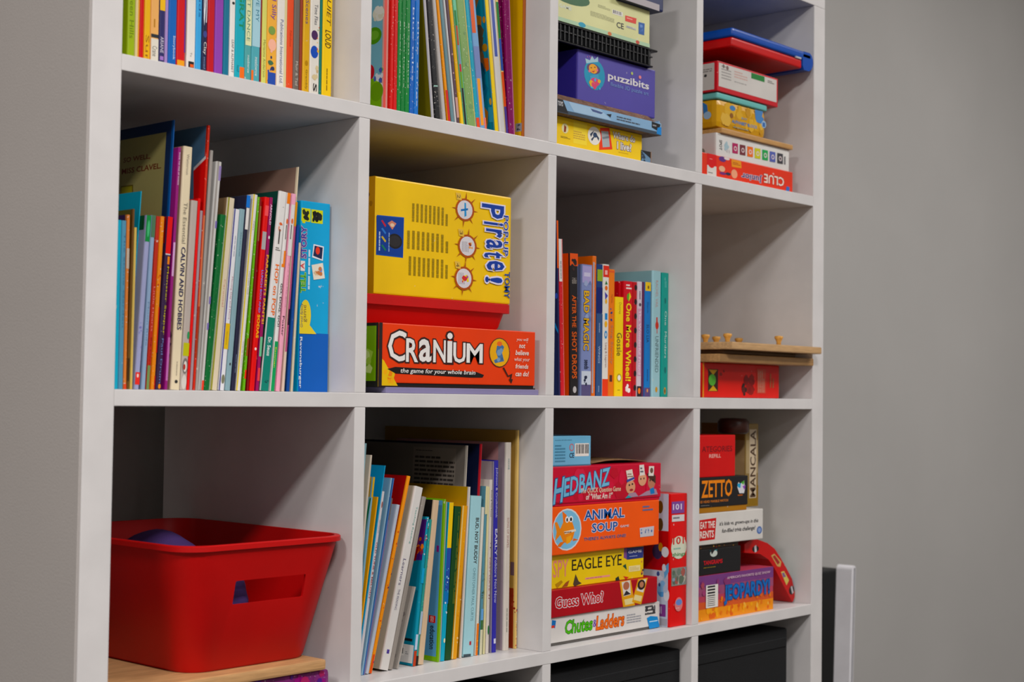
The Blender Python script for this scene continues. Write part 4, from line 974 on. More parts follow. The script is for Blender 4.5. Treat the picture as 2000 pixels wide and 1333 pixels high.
# ================================================================== third row, second cubby: books leaning right
L = 'third row second cubby'
WR = {'wear': True}
shelf_books(L, 'books in the third row second cubby', XL[1], XR[1], ZC, 0.045, [
    ('pale teal book, leftmost and tall', 679, 683, 713, 867, '88a8b0', [], {}),
    ('cream narrow book beside the tall pale teal one', 684, 688, 724, 890, 'ccc0b0', [], {}),
    ('blue book with a yellow capped spine', 688, 692, 729, 933, '80a8bc', [('R', 'f', 0, 970, 1, 1, 'd0a814'), ('R', 'l', 0, 970, 0.985, 1, 'c09810'), ('R', 'l', 0, 0, 0.985, 970, '84b4c8'), ('G', 'l', [(722, 974), (732, 974), (712, 1050), (707, 1050)], '0c7050')], {}),
    ('amber spined book left of the cyan covered one', 692, 695, 737, 972, 'e8a82c', [], {}),
    ('cyan covered book rising above the amber one', 695, 698, 754, 911, '2c94c0', [('R', 'l', 0, 0, 0.985, 1, '1c94c4')], {}),
    ('white book with a red title on its spine', 698, 706, 745, 961, 'd0ccd0', [sp('OLD TUNE & MELODY', 1058, 1172, 'a04040', 0.25, 0.8, b=0.02), ('E', 'f', 0.3, 976, 0.8, 990, '9c5c54'), ('S', 'f', 0.4, 1000, 0.65, 1040, 1, '5c7480', 'v'), ('R', 'l', 0, 0, 0.985, 1, '88a8b8')], {}),
    ('thin pale blue book with white edge', 706, 709, 764, 935, '90b0c4', [('R', 'l', 0, 0, 0.985, 1, '7ca4bc')], {}),
    ('thin deep blue book left of the orange patterned one', 709, 711, 772, 936, '4474b0', [], {}),
    ('purple grey leaning book with a dark head', 711, 714.5, 762, 974, '7c6c90', [('R', 'f', 0, 1012, 1, 1, '6c6864')], {}),
    ('glossy pale grey leaning book', 714.5, 721, 776, 988, 'b8c0cc', [('R', 'l', 0, 0, 0.985, 1, 'a8b8c8')], {}),
    ('red covered book with an orange patterned spine', 721, 727, 797, 932, 'e8942c', [('R', 'l', 0, 0, 0.985, 1, '9c1414'), ('N', 'f', 0.0, 1010, 1, 0.02, 'e07028 c85018 e8a030 3c3468', 16), ('R', 'f', 0.05, 0, 0.6, 1285, 'd84c28')], {}),
    ('thick white book with grey green cover', 742, 759, 811, 955, 'd8d4d0', [('R', 'l', 0, 0, 0.985, 1, 'a8a898'), sp('Teaching Reading', 982, 1060, '5c9c94', 0.5, 0.75), sp('Learners', 1090, 1145, '5c5478', 0.2, 0.55), sp('THE READING', 1152, 1195, '6c6884', 0.3, 0.55), ('R', 'f', 0.35, 1274, 0.65, 1283, '4c3c8c')], {}),
    ('grey paper edged book right of the thick white one', 759, 767, 826, 973, '948c84', [], {}),
    ('shorter torn grey booklet beside the teal book', 775, 778, 810, 1148, 'a49c94', [('N', 'l', 0.85, 0.1, 0.95, 0.8, '6c6460 88807c', 5)], {'d': 0.12}),
    ('teal covered book with a purple and orange picture', 805.5, 811, 834, 1011, '2c8ca4', [('R', 'l', 0, 0, 0.985, 1, '0c7890'), ('G', 'l', [(818, 1015), (834, 1015), (824, 1095), (808, 1095)], '441c6c'), ('N', 'l', 812, 1045, 828, 1085, 'c8642c e08040 7c2c50 b83c28', 10), ('G', 'l', [(808, 1070), (818, 1068), (812, 1096), (806, 1096)], '8c1c18'), ('R', 'l', 770, 1255, 805, 1297, 'd4d0cc'), ('R', 'l', 783, 1245, 805, 1254, '16181c'), ('B', 'l', 774, 1262, 789, 1281), ('S', 'l', 792, 1272, 797, 1280, 2, '8c8c90'), ('N', 'f', 0.0, 1010, 1, 1090, 'c8ccd8 c84c3c e0e0e0', 14), ('R', 'f', 0, 1110, 1, 1140, '2c9cc8'), ('R', 'f', 0.1, 1240, 1, 1270, 'b8c8dc'), ('R', 'f', 0, 0, 1, 1272, 'b04028')], {}),
    ('green teal mottled book left of the cream one', 811, 816, 840, 1016, '3c9088', [('N', 'f', 0, 0.35, 1, 0.9, '58a098 2c7c94 6cb0a0', 12), ('R', 'f', 0, 1195, 1, 1240, 'a8b8c8'), ('R', 'f', 0, 0, 1, 1282, '181412')], {}),
    ('cream spined book with a black cover', 817, 828, 848, 979, 'cdb498', [('R', 'l', 0, 0, 0.985, 1, '141214')], {}),
    ('lime bordered blue book with a red square badge', 855, 858, 869, 976, '7cac24', [('R', 'l', 0, 0, 0.985, 1, '7cb020'), ('R', 'l', 0.1, 0.03, 0.982, 0.99, '5c94bc'), ('R', 'l', 853, 1066, 857, 1079, '8c2c84'), ('R', 'l', 838, 1202, 850, 1218, 'c81c20'), ('T', 'l', 'LEGO', 841, 1204, 847, 1216, 'ecdcd8', {'rot': 'd', 'b': 0.04}), ('T', 'l', 'education', 840, 1222, 848, 1270, '1c2c3c', {'rot': 'd', 'b': 0.02})], {'d': 0.22}),
    ('thin silver grey book beside the lime bordered one', 858, 860.5, 872, 981, '9ca89c', [], {}),
    ('blue book with a yellow upper spine', 860.5, 869, 878, 983, '10a0bc', [('R', 'f', 0.0, 1071, 1, 1, 'e8c420'), ('R', 'f', 0.0, 1155, 1, 1071, '2c4c9c'), ('R', 'f', 0.0, 1180, 1, 1155, '2470b0'), ('N', 'f', 0.1, 1110, 0.9, 1200, 'c8dce8 88b8d8 4c94c0', 16), ('E', 'f', 0.4, 1247, 0.8, 1256, 'e0dcb8')], {}),
    ('dark green book with gold script', 869, 882, 889.5, 991, '12461c', [('R', 'l', 0, 0, 0.985, 1, '0c3414'), ('S', 'f', 0.55, 1000, 0.9, 1180, 2, '6c7430', 'v')], {}),
    ('amber book with a pale edge and yellow cover', 882, 899, 909, 990, 'dc9c34', [('R', 'f', 0.0, 0, 0.2, 1, 'dcc890'), ('N', 'f', 0.25, 0.1, 0.95, 0.8, 'e8b050 e8c890 d89030', 8)], {}),
    ('white edged book whose yellow cover shows behind', 899, 903.5, 913, 952, 'd4ccc4', [('R', 'l', 0, 0, 0.985, 1, 'b48c20')], {}),
    ('tall grey book with printed text on its cover', 903.6, 904.6, 911, 871, 'b8b0a4', [('R', 'l', 0, 0, 0.985, 1, '746c64'), ('R', 'l', 808, 873, 888, 946, '847a70'), ('S', 'l', 812, 878, 860, 883, 1, '2c2826'), ('S', 'l', 811, 888, 886, 952, 7, '38322e')], {'y': 0.01, 'd': 0.24}),
    ('pale blue book lettered BUD, NOT BUDDY', 904.5, 926.5, 921, 971, 'a4ccd4', [sp('BUD, NOT BUDDY', 1012, 1102, '34302c', 0.45, 0.82, b=0.02), sp('CHRISTOPHER PAUL CURTIS', 1110, 1213, '6c9098', 0.5, 0.75), ('R', 'f', 0.5, 1253, 0.68, 1260, 'a83c44'), ('R', 'f', 0.0, 0, 0.7, 1277, '3c4c54')], {'hard': True}),
    ('tall navy covered book with a red spine', 926.8, 928, 965, 871, 'b83038', [('R', 'l', 0, 0, 0.985, 1, '101838')], {'y': 0.006, 'd': 0.24}),
    ('narrow white spine with an orange foot', 928.5, 935.5, 941, 992, 'd8d4c8', [('R', 'f', 0.0, 0, 0.9, 1218, 'e07c28'), ('N', 'f', 0, 1230, 0.9, 1270, 'e85830 f0b040', 5)], WR),
    ('landscape printed book with a cream head', 936, 943.5, 944, 951, '5c8c9c', [('R', 'f', 0, 1005, 1, 1, 'd8d0a8'), ('N', 'f', 0.0, 1120, 1, 1180, '3c5c50 4c7058', 9), ('R', 'f', 0, 1190, 1, 1212, '6ca0d0'), ('R', 'f', 0, 1212, 1, 1230, '3c6c3c'), ('R', 'f', 0, 0, 1, 1230, 'd0ccb0')], {}),
    ('pale cream narrow book', 944, 949, 951, 952, 'dcd4a8', [], {}),
    ('white narrow book with red flecks on its spine', 949.5, 958, 956, 938, 'd4ccc4', [sp('Sweet & The Foxes', 958, 1010, '3c3834', 0.4, 0.72, b=0.01), ('N', 'f', 0.3, 1055, 0.8, 1080, '7c2c34 3c3430', 4), sp('FIRST DATE', 1090, 1155, 'b88078', 0.3, 0.8), ('N', 'f', 0.3, 1160, 0.8, 1190, '8c2430 7c2c34', 5), ('E', 'f', 0.3, 1222, 0.85, 1240, '2c6c3c')], {}),
    ('thin grey book left of the indigo one', 958.5, 961, 963, 902, '8c8498', [('R', 'l', 0, 0, 0.985, 1, 'a89ca0'), ('R', 'l', 915, 938, 933, 946, 'b82c24'), ('R', 'l', 933, 939, 956, 946, '1c1c1c')], {}),
    ('indigo book with white lettering', 961.5, 969.5, 966.5, 900, '3430a0', [sp('Johnson & Cruikshank', 914, 1012, 'd0d0e8', 0.25, 0.8), sp('EARLY', 1034, 1086, 'd8d8ec', 0.3, 0.85, b=0.02), sp('Folklore Not Now', 1090, 1178, 'd0d0e8', 0.3, 0.85), ('R', 'f', 0.3, 1248, 0.8, 1257, 'd8d8ec')], {}),
    ('white spined book with a pink cover', 984, 994, 991, 865, 'dcd4ca', [('R', 'l', 0, 0, 0.985, 1, 'c49494'), ('R', 'l', 0.93, 0, 0.985, 1, 'a8949c'), sp('HOWE', 897, 918, '3c7c80', 0.35, 0.65), sp('SONG OF SHAPES', 1012, 1070, 'a87870', 0.35, 0.7), ('S', 'f', 0.4, 1165, 0.65, 1235, 1, '7c8474', 'v')], {'hard': True, 'd': 0.22}),
    ('tan book with a rust red lower cover, rightmost', 1006, 1009.5, 1011, 841, 'dcbc7c', [('R', 'l', 0, 0, 0.985, 1, 'b08c50'), ('R', 'l', 0, 0, 0.985, 1150, '8c3420'), ('R', 'l', 997, 1098, 1004, 1125, '6c5058'), ('N', 'l', 998, 1160, 1008, 1200, '8c2c20 a04030', 6), ('N', 'f', 0, 1190, 1, 1262, 'd8d0d0 44406c c84c3c e0d8c8', 12)], {'d': 0.27}),
], 0.2)

# ================================================================== third row, third cubby: stacked games
L = ', third row third cubby'
G3 = 'stacked games in the third row third cubby'
y = 0.022
gx = XL[2] + 0.004


def X(u, v=900, yy=None):
    return at(u, v, y if yy is None else yy).x


def Z(u, v, yy=None):
    return at(u, v, y if yy is None else yy).z


zc1 = Z(1283, 1176)
game_box('game_box', 'white game box with green and orange lettering, stack bottom' + L, G3,
         gx, X(1291), y, ZC + 0.0002, zc1, 0.27, 'dcd8d4', [
    ('G', 'f', [(1078, 1212), (1086, 1213), (1084, 1228), (1077, 1226)], '2c70b4'), ('R', 'f', 1077, 1222, 1083, 1228, 'd04838'),
    ('T', 'f', 'Chutes', 1104, 1205, 1157, 1240, '5cb424', {'sh': 0.15, 'b': 0.035, 'ol': '2c6c18', 'ow': 0.03}),
    ('T', 'f', '&', 1158, 1210, 1166, 1226, '6c4ca0', {'b': 0.03}),
    ('T', 'f', 'Ladders', 1164, 1196, 1219, 1232, 'e8743c', {'sh': 0.15, 'b': 0.035, 'ol': 'a04018', 'ow': 0.03}),
    ('S', 'f', 1224, 1196, 1252, 1220, 4, '9c9ca4'), ('S', 'f', 1260, 1180, 1280, 1204, 3, '2c2c30'), ('N', 'f', 1260, 1182, 1280, 1202, '3c3c40 5c5c60', 8),
    ('G', 'f', [(1263, 1208), (1270, 1204), (1284, 1205), (1289, 1225), (1268, 1229)], '1888c8'), ('R', 'f', 1268, 1212, 1284, 1216, 'c4e0f0'),
], tray=0.004, traycol='5c5854')
zc2 = Z(1283, 1126)
game_box('game_box', 'dark red game box with two yellow portrait cards' + L, G3,
         gx, X(1283), y - 0.003, zc1 + 0.0003, zc2, 0.27, 'a81c28', [
    ('T', 'f', 'Guess Who?', 1085, 1155, 1178, 1190, 'c4242c', {'b': 0.03, 'ol': 'ccc4cc', 'ow': 0.055}),
    ('T', 'f', 'Guess Who?', 1085, 1155, 1178, 1190, 'b82028', {'b': 0.02, 'ol': 'e4dce0', 'ow': 0.06}),
    ('G', 'f', [(1210, 1136), (1232, 1130), (1240, 1183), (1217, 1189)], 'e0a424'), ('G', 'f', [(1214, 1138), (1230, 1134), (1232, 1162), (1218, 1166)], 'e0d8d0'),
    ('E', 'f', 1217, 1136, 1229, 1154, 'b06c54'), ('G', 'f', [(1217, 1165), (1223, 1154), (1232, 1161)], '2c2830'), ('G', 'f', [(1219, 1172), (1236, 1168), (1238, 1179), (1221, 1183)], 'e8d8a0'),
    ('G', 'f', [(1246, 1131), (1265, 1129), (1252, 1183), (1234, 1177)], 'e0a424'), ('G', 'f', [(1249, 1134), (1262, 1132), (1256, 1158), (1243, 1154)], 'e0d8d0'),
    ('E', 'f', 1245, 1132, 1260, 1154, '2c1c18'), ('E', 'f', 1249, 1136, 1257, 1149, 'b47c60'), ('G', 'f', [(1240, 1162), (1254, 1165), (1251, 1176), (1237, 1172)], 'e8d8a0'),
])
zc3 = Z(1263, 1066)
game_box('game_box', 'yellow game box lettered EAGLE EYE, middle of the stack' + L, G3,
         gx, X(1263), y + 0.004, zc2 + 0.0003, zc3, 0.26, 'e8c818', [
    ('T', 'f', 'SPY', 1080, 1092, 1110, 1130, 'e0907c', {'b': 0.01}), ('T', 'f', 'EAGLE EYE', 1117, 1083, 1214, 1116, '2c2410', {'b': 0.008}),
    ('R', 'f', 1143, 1124, 1191, 1132, 'e89c90'), ('S', 'f', 1145, 1125, 1189, 1131, 1, 'b86c70'),
    ('G', 'f', [(1219, 1070), (1226, 1067), (1226, 1094), (1218, 1090)], '7c5088'), ('G', 'f', [(1224, 1071), (1257, 1068), (1256, 1090), (1224, 1094)], '2c3878'), ('T', 'f', 'GAME', 1227, 1074, 1253, 1082, 'd8dce8', {'b': 0.03}), ('S', 'f', 1229, 1084, 1252, 1089, 1, 'a8b0c8'),
    ('R', 'f', 1228, 1104, 1250, 1118, 'ecdca4'), ('S', 'f', 1230, 1106, 1248, 1116, 3, 'c8b478'),
    ('G', 'f', [(1119, 1142), (1124, 1122), (1130, 1136), (1136, 1140), (1122, 1146)], '4c3c2c'), ('G', 'f', [(1097, 1148), (1105, 1138), (1112, 1134), (1108, 1146)], '9c5430'),
    ('G', 'f', [(1202, 1130), (1208, 1126), (1210, 1138), (1202, 1140)], '243428'), ('G', 'f', [(1216, 1106), (1222, 1102), (1224, 1114)], '1c5038'), ('G', 'f', [(1217, 1126), (1228, 1128), (1222, 1136)], 'c83c30'),
    ('G', 'f', [(1084, 1142), (1096, 1134), (1099, 1138), (1088, 1150)], 'b88c20'), ('N', 'f', 1252, 1094, 1262, 1124, '8c3c50 c86c58 4c2c40', 7),
])
zc4 = Z(1284, 976.5)
game_box('game_box', 'bright orange game box with a big fish in a blue oval' + L, G3,
         gx, X(1284), y - 0.004, zc3 + 0.0003, zc4, 0.27, 'f0641c', [
    ('E', 'f', 1079.5, 992, 1135, 1079, 'd8dce0'), ('E', 'f', 1081, 995, 1133, 1076, '84bcdc'),
    ('G', 'f', [(1083, 1022), (1088, 1020), (1094, 1034), (1100, 1020), (1109, 1012), (1116, 1016), (1121, 1030), (1122, 1040), (1118, 1055), (1108, 1062), (1100, 1060), (1094, 1046), (1084, 1058), (1087, 1040)], 'e88c20'),
    ('G', 'f', [(1098, 999), (1106, 1006), (1109, 1016), (1100, 1022)], 'e87818'), ('G', 'f', [(1106, 1050), (1116, 1046), (1114, 1060), (1106, 1064)], 'f0a83c'),
    ('G', 'f', [(1120, 1052), (1130, 1055), (1118, 1058)], 'd86c18'), ('G', 'f', [(1094, 1060), (1104, 1058), (1094, 1070), (1088, 1068)], 'e07818'),
    ('E', 'f', 1104, 1009, 1111, 1022, 'f0f0f0'), ('E', 'f', 1111, 1008, 1119, 1021, 'f0f0f0'), ('E', 'f', 1106, 1012, 1109, 1020, '1c1c20'), ('E', 'f', 1113, 1011, 1117, 1019, '1c1c20'),
    ('G', 'f', [(1101, 1039), (1124, 1034), (1125, 1038), (1103, 1044)], 'e8dcc8'), ('S', 'f', 1102, 1037, 1124, 1043, 1, '7c4418'),
    ('T', 'f', 'ANIMAL', 1141, 992, 1219, 1017, '1c4c94', {'b': 0.05, 'ol': 'e0dce8', 'ow': 0.05}), ('T', 'f', 'SOUP', 1156, 1019, 1206, 1041, '1c4c94', {'b': 0.05, 'ol': 'e0dce8', 'ow': 0.05}),
    ('T', 'f', 'GAME', 1211, 1025, 1228, 1031, 'd8d0d8', {'b': 0.02}), ('T', 'f', "THERE'S ALWAYS ONE!", 1140, 1043, 1222, 1057, '2c3c78', {'b': 0.04, 'ol': 'dc9c80', 'ow': 0.03}),
    ('S', 'f', 1255, 986, 1275, 1000, 2, '5c7098'), ('G', 'f', [(1249, 1032), (1277, 1028), (1276, 1047), (1250, 1050)], 'c8c4cc'), ('N', 'f', 1251, 1032, 1274, 1044, '3c609c 5c78ac', 8),
])
zc5 = Z(1288, 904.5)
game_box('game_box', 'crimson game box with pale blue lettering and three faces wearing cards' + L, G3,
         gx, X(1287), y - 0.004, zc4 + 0.0003, zc5, 0.27, 'c4203c', [
    ('N', 'f', 0.05, 0.1, 0.95, 0.95, 'cc2c44 b81c34 d0344c', 26),
    ('T', 'f', 'H', 1080, 934, 1102, 984, '7cb8d8', {'b': 0.04, 'ks': 0.15, 'ol': '2c4c7c', 'ow': 0.03, 'sh': 0.2}),
    ('T', 'f', 'EDBANZ', 1101, 922, 1191, 962, '7cb8d8', {'b': 0.04, 'ks': 0.13, 'ol': '2c4c7c', 'ow': 0.03, 'sh': 0.1}),
    ('T', 'f', 'The QUICK Question Game', 1134, 950, 1212, 966, 'e0c0a8', {'b': 0.02, 'sh': 0.2}), ('T', 'f', 'of "What Am I?"', 1144, 962, 1196, 977, 'e8d4cc', {'b': 0.02, 'sh': 0.2}),
    ('E', 'f', 1222, 938, 1240, 966, 'd89c7c'), ('E', 'f', 1246, 923, 1262, 950, 'd8a080'), ('E', 'f', 1265, 928, 1279, 956, 'b87c64'), ('G', 'f', [(1263, 926), (1272, 922), (1280, 930), (1280, 945), (1268, 936)], '4c2c20'),
    ('G', 'f', [(1222, 920), (1234, 917), (1238, 938), (1226, 942)], 'e8dcd0'), ('G', 'f', [(1248, 909), (1257, 908), (1259, 928), (1249, 930)], 'e4dcd4'), ('G', 'f', [(1267, 911), (1277, 911), (1276, 930), (1266, 930)], 'e4dcd4'), ('E', 'f', 1269, 914, 1275, 925, '6c4c3c'),
    ('G', 'f', [(1223, 938), (1238, 932), (1239, 936), (1224, 943)], '3c4c94'), ('S', 'f', 1225, 924, 1236, 934, 2, '88705c'), ('S', 'f', 1250, 912, 1256, 925, 2, '5c6070'),
    ('E', 'f', 1227, 946, 1230, 950, '20181a'), ('E', 'f', 1233, 944, 1236, 948, '20181a'), ('E', 'f', 1250, 934, 1252, 938, '20181a'), ('E', 'f', 1256, 933, 1258, 937, '20181a'), ('E', 'f', 1268, 937, 1270, 941, '20181a'), ('E', 'f', 1274, 936, 1276, 940, '20181a'),
    ('E', 'f', 1229, 955, 1236, 960, '9c2c30'), ('G', 'f', [(1222, 973), (1228, 964), (1240, 962), (1246, 970), (1262, 960), (1280, 955), (1284, 966)], 'a8889c'), ('G', 'f', [(1220, 974), (1226, 968), (1234, 972)], '3c9ca8'), ('G', 'f', [(1268, 956), (1276, 952), (1278, 964), (1270, 966)], '2c78b8'),
], tray=0.004)
# curled card sheet on top of the stack
V, F = [], []
nx, ny = 14, 6
for j in range(ny + 1):
    for i in range(nx + 1):
        a = i / nx
        V.append((0.14 * a, 0.15 * j / ny, 0.0006 + 0.005 * math.sin(3.1416 * a) ** 2 + 0.001 * math.sin(9 * a + j)))
n = len(V)
V += [(p[0], p[1], p[2] + 0.0012) for p in V]
for j in range(ny):
    for i in range(nx):
        k = j * (nx + 1) + i
        F += [(k, k + 1, k + nx + 2, k + nx + 1)[::-1], (k + n, k + 1 + n, k + nx + 2 + n, k + nx + 1 + n)]
for i in range(nx):
    F += [(i, i + 1, i + 1 + n, i + n), (ny * (nx + 1) + i + n, ny * (nx + 1) + i + 1 + n, ny * (nx + 1) + i + 1, ny * (nx + 1) + i)]
for j in range(ny):
    k = j * (nx + 1)
    F += [(k + n, k + nx + 1 + n, k + nx + 1, k), (k + nx, k + 2 * nx + 1, k + 2 * nx + 1 + n, k + nx + n)]
cs = link_mesh('cardboard_sheet', V, F, mat('7c5c38', 0.7, 'brush'), None, None, True)
cs.location = (X(1172), y + 0.02, zc5 + 0.0002)
tag(cs, 'curled brown card sheet lying on the crimson game box' + L, 'cardboard')
xb1 = X(1154, 880, 0.03)
game_box('small_box', 'small pale blue box with a barcode atop the stack' + L, None,
         gx, min(xb1, X(1170)), 0.03, zc5 + 0.0003, Z(1154, 851.5, 0.03), 0.12, '78b4d4', [
    ('B', 'f', 1123, 866, 1150, 892), ('E', 'f', 1112, 867, 1121, 882, 'c06c70'), ('E', 'f', 1113.5, 869, 1119.5, 880, '84b4cc'), ('T', 'f', 'CE', 1112, 885, 1121, 895, '1c2c48', {'b': 0.03}),
    ('S', 'f', 1084, 858, 1140, 862, 1, '5c90ac'), ('S', 'f', 1084, 868, 1104, 905, 6, '5488a4'), ('R', 'f', 0, 0, 1, 0.04, '4c84a0')], bev=0.0012, cat='box')
# upright puzzle tin right of the stack
ux0, ux1 = X(1309, 1100, 0.01), X(1341, 1100, 0.01)
game_box('puzzle_box', 'tall narrow red puzzle box standing right of the stacked games' + L, None,
         ux0, ux1, 0.01, ZC + 0.0002, Z(1306, 966, 0.01), 0.2, 'd8281c', [
    ('R', 'l', 0, 0, 0.98, 1, 'c0c8d8'), ('R', 'l', 0, 0.42, 0.98, 0.72, 'b01c24'), ('E', 'l', 1284, 978, 1295, 1004, '6c4c10'), ('E', 'l', 1284, 1012, 1295, 1038, '5c4418'),
    ('E', 'l', 1270, 1076, 1296, 1112, 'a81c28'), ('E', 'l', 1274, 1062, 1294, 1094, '3c2c58'), ('E', 'l', 1286, 1060, 1294, 1078, 'c88c30'), ('E', 'l', 1292, 1068, 1306, 1090, 'd8dce4'), ('G', 'l', [(1296, 1110), (1306, 1100), (1306, 1118), (1298, 1132)], '6ca8d8'),
    ('E', 'l', 1284, 1140, 1300, 1168, '5c9cd4'), ('E', 'l', 1296, 1150, 1307, 1176, 'd8dce4'), ('R', 'l', 1284, 1180, 1300, 1206, '7c3c84'), ('T', 'l', '01', 1286, 1184, 1292, 1200, 'd8d0e0', {'b': 0.03}), ('R', 'l', 1288, 1208, 1303, 1224, 'a8a4b0'),
    ('N', 'l', 1282, 1100, 1306, 1160, '88b8e0 d8dce8 3c4c88 b8c4d8', 14),
    ('R', 'f', 1311.5, 979, 1336, 1004, '7c4c94'), ('T', 'f', '101', 1314, 984, 1331, 997, 'e0d8e8', {'b': 0.03}), ('R', 'f', 1312, 1005, 1336, 1020, 'd8d4d4'), ('S', 'f', 1314, 1008, 1333, 1016, 1, '6c6870'),
    ('E', 'f', 1310.5, 1046, 1340, 1094, 'd8dcc8'), ('R', 'f', 1313, 1050, 1336, 1088, 'd8dcc8'), ('T', 'f', '101', 1314, 1048, 1335, 1065, 'c42c28', {'b': 0.04}), ('S', 'f', 1315, 1068, 1334, 1076, 1, '8cb8a8'), ('T', 'f', 'things', 1313, 1078, 1338, 1090, '2c7c38', {'b': 0.02}),
    ('R', 'f', 1311, 1107, 1340, 1146, '8c8c84'), ('N', 'f', 1312, 1108, 1339, 1144, 'a05c54 6c7c70 b8b4a4 5c6c5c 88a0b0', 26),
    ('E', 'f', 1317, 1166, 1332, 1196, 'd88080'), ('E', 'f', 1319, 1170, 1331, 1184, '6c88c8'), ('S', 'f', 1319, 1186, 1330, 1190, 1, 'e8c8c0')], bev=0.0012, cat='puzzle box')

# ================================================================== third row, right cubby
L = ', third row right cubby'
G4 = 'stacked games in the third row right cubby'
y = 0.012
gx = XL[3] + 0.004
zj = Z(1511, 1107)
game_box('game_box', 'purple to orange sunset game box with blue lettering' + L, G4, gx, X(1511.6), y, ZC + 0.0002, zj, 0.26, 'b4485c', [
    ('R', 'f', 0, 0.75, 1, 1, '74407c'), ('R', 'f', 0, 0.55, 1, 0.75, '985070'), ('R', 'f', 0, 0.26, 1, 0.42, 'd0603c'), ('R', 'f', 0, 0, 1, 0.26, 'e8943c'),
    ('N', 'f', 0, 0.02, 1, 0.28, 'f0a848 e07c34 f0b860 d8682c', 40), ('N', 'f', 0.3, 0.3, 1, 0.5, 'd86c3c c85848 e0803c', 16), ('N', 'f', 0, 0.55, 0.6, 0.9, '9c4470 a44c5c 843c70', 16),
    ('B', 'f', 1378, 1141, 1401, 1189, 'v'), ('T', 'f', "AMERICA'S FAVORITE QUIZ SHOW", 1419, 1115, 1503, 1130, 'd8b8c8', {'b': 0.03}),
    ('T', 'f', 'JEOPARDY!', 1414, 1131, 1502, 1182, '1c6cb8', {'b': 0.04, 'ol': '1c4c8c', 'ow': 0.06})], bev=0.001)
zt = Z(1450, 1066)
game_box('game_box', 'small black game box with red lettering on the sunset coloured box' + L, G4, gx, X(1450), y + 0.002, zj + 0.0003, zt, 0.12, '1b1a1c', [
    ('T', 'f', 'TANGRAMS', 1374, 1092, 1411, 1105, 'd02c34', {'b': 0.04}), ('S', 'f', 1374, 1106, 1411, 1110, 1, 'a88c28'), ('E', 'f', 1387, 1074, 1401, 1089, 'c8d0c8'), ('R', 'f', 1387, 1074, 1401, 1077, '2c8c9c'), ('G', 'f', [(1387, 1073), (1398, 1072), (1390, 1084)], '1b1a1c')], cat='game box')
zd = zt + 0.007
game_box('card_sleeve', 'flat black and gold sleeve between the white and small black games' + L, None, gx, X(1447), y + 0.004, zt + 0.0003, zd, 0.2, '2c2018', [
    ('N', 'f', 0.02, 0.1, 0.98, 0.9, 'b88430 8c2c1c e0b060 3c2c1c', 18)], cat='sleeve', bev=0.0006)
zp = Z(1490, 994)
game_box('game_box', 'white game box with red square and black handwriting' + L, G4, gx, X(1491), y, zd + 0.0003, zp, 0.26, 'd8d4ce', [
    ('G', 'f', [(1366, 1017), (1399, 1012), (1396, 1054), (1366, 1058)], 'c42c2c'), ('T', 'f', 'EAT THE', 1368, 1018, 1396, 1034, 'ece4dc', {'b': 0.03}), ('T', 'f', 'RENTS', 1367, 1036, 1394, 1053, 'ece4dc', {'b': 0.04}),
    ('T', 'f', "it's kids vs. grown-ups in this", 1405, 1013, 1481, 1030, '2c2c2e', {'b': 0.02, 'sh': 0.2}), ('T', 'f', 'fun-filled trivia challenge!', 1410, 1027, 1475, 1044, '2c2c2e', {'b': 0.02, 'sh': 0.2}),
    ('E', 'f', 1478, 1028, 1488, 1044, '4c6ca8'), ('E', 'f', 1480, 1031, 1486, 1041, '8ca0c8')], bev=0.0012)
# standing gold box (its own thing) behind the black one
xm0, xm1 = X(1456, 900, 0.05), X(1481, 900, 0.05)
zmb = zp + 0.0003
zaz = Z(1462, 929)
game_box('game_box', 'black game box with orange capitals on a gold base' + L, G4, gx, X(1461, 900), y, zp + 0.0003, zaz, 0.2, '1c1a1c', [
    ('T', 'f', 'ZETTO', 1370, 936, 1430, 974, 'e88c24', {'b': 0.03}), ('T', 'f', 'ES HEAD MARBLE MATCH', 1368, 975, 1422, 984, 'c8783c', {'b': 0.03}), ('S', 'f', 1369, 986, 1394, 990, 1, '8c8884'),
    ('G', 'f', [(1442, 942), (1446, 946), (1453, 939), (1455, 955), (1453, 964), (1444, 964), (1440, 952)], 'd8d8dc'), ('G', 'f', [(1440, 946), (1447, 944), (1446, 954), (1441, 952)], '3c9cc8'), ('G', 'f', [(1447, 943), (1454, 939), (1452, 948)], '58a848'), ('G', 'f', [(1450, 950), (1456, 948), (1454, 958)], '8c4cb0'), ('S', 'f', 1441, 965, 1455, 970, 1, 'c86c34')],
    tray=0.009, traycol='a8741c', bev=0.001)
zr2 = Z(1436, 850)
game_box('small_box', 'small bright red box on the black and orange game' + L, None, gx, X(1437, 900), y + 0.001, zaz + 0.0003, zr2, 0.13, 'c80c1c', [
    ('T', 'f', 'ATEGORIES', 1371, 871, 1430, 884, '6c1018', {'b': 0.01}), ('T', 'f', 'REFILL', 1385, 887, 1408, 895, 'e8b0a8', {'b': 0.02})], bev=0.0012, cat='box')
bk = lathe('wooden_disc', [(0.0001, 0), (0.022, 0.0), (0.026, 0.004), (0.026, 0.02), (0.022, 0.0255), (0.0001, 0.0265)], mat('3c2018', 0.4, 'wood'), None, 24)
bk.location = (X(1432, 850, 0.05), 0.05, zr2 + 0.0003)
tag(bk, 'dark brown round wooden lid on the small bright red box' + L, 'lid')
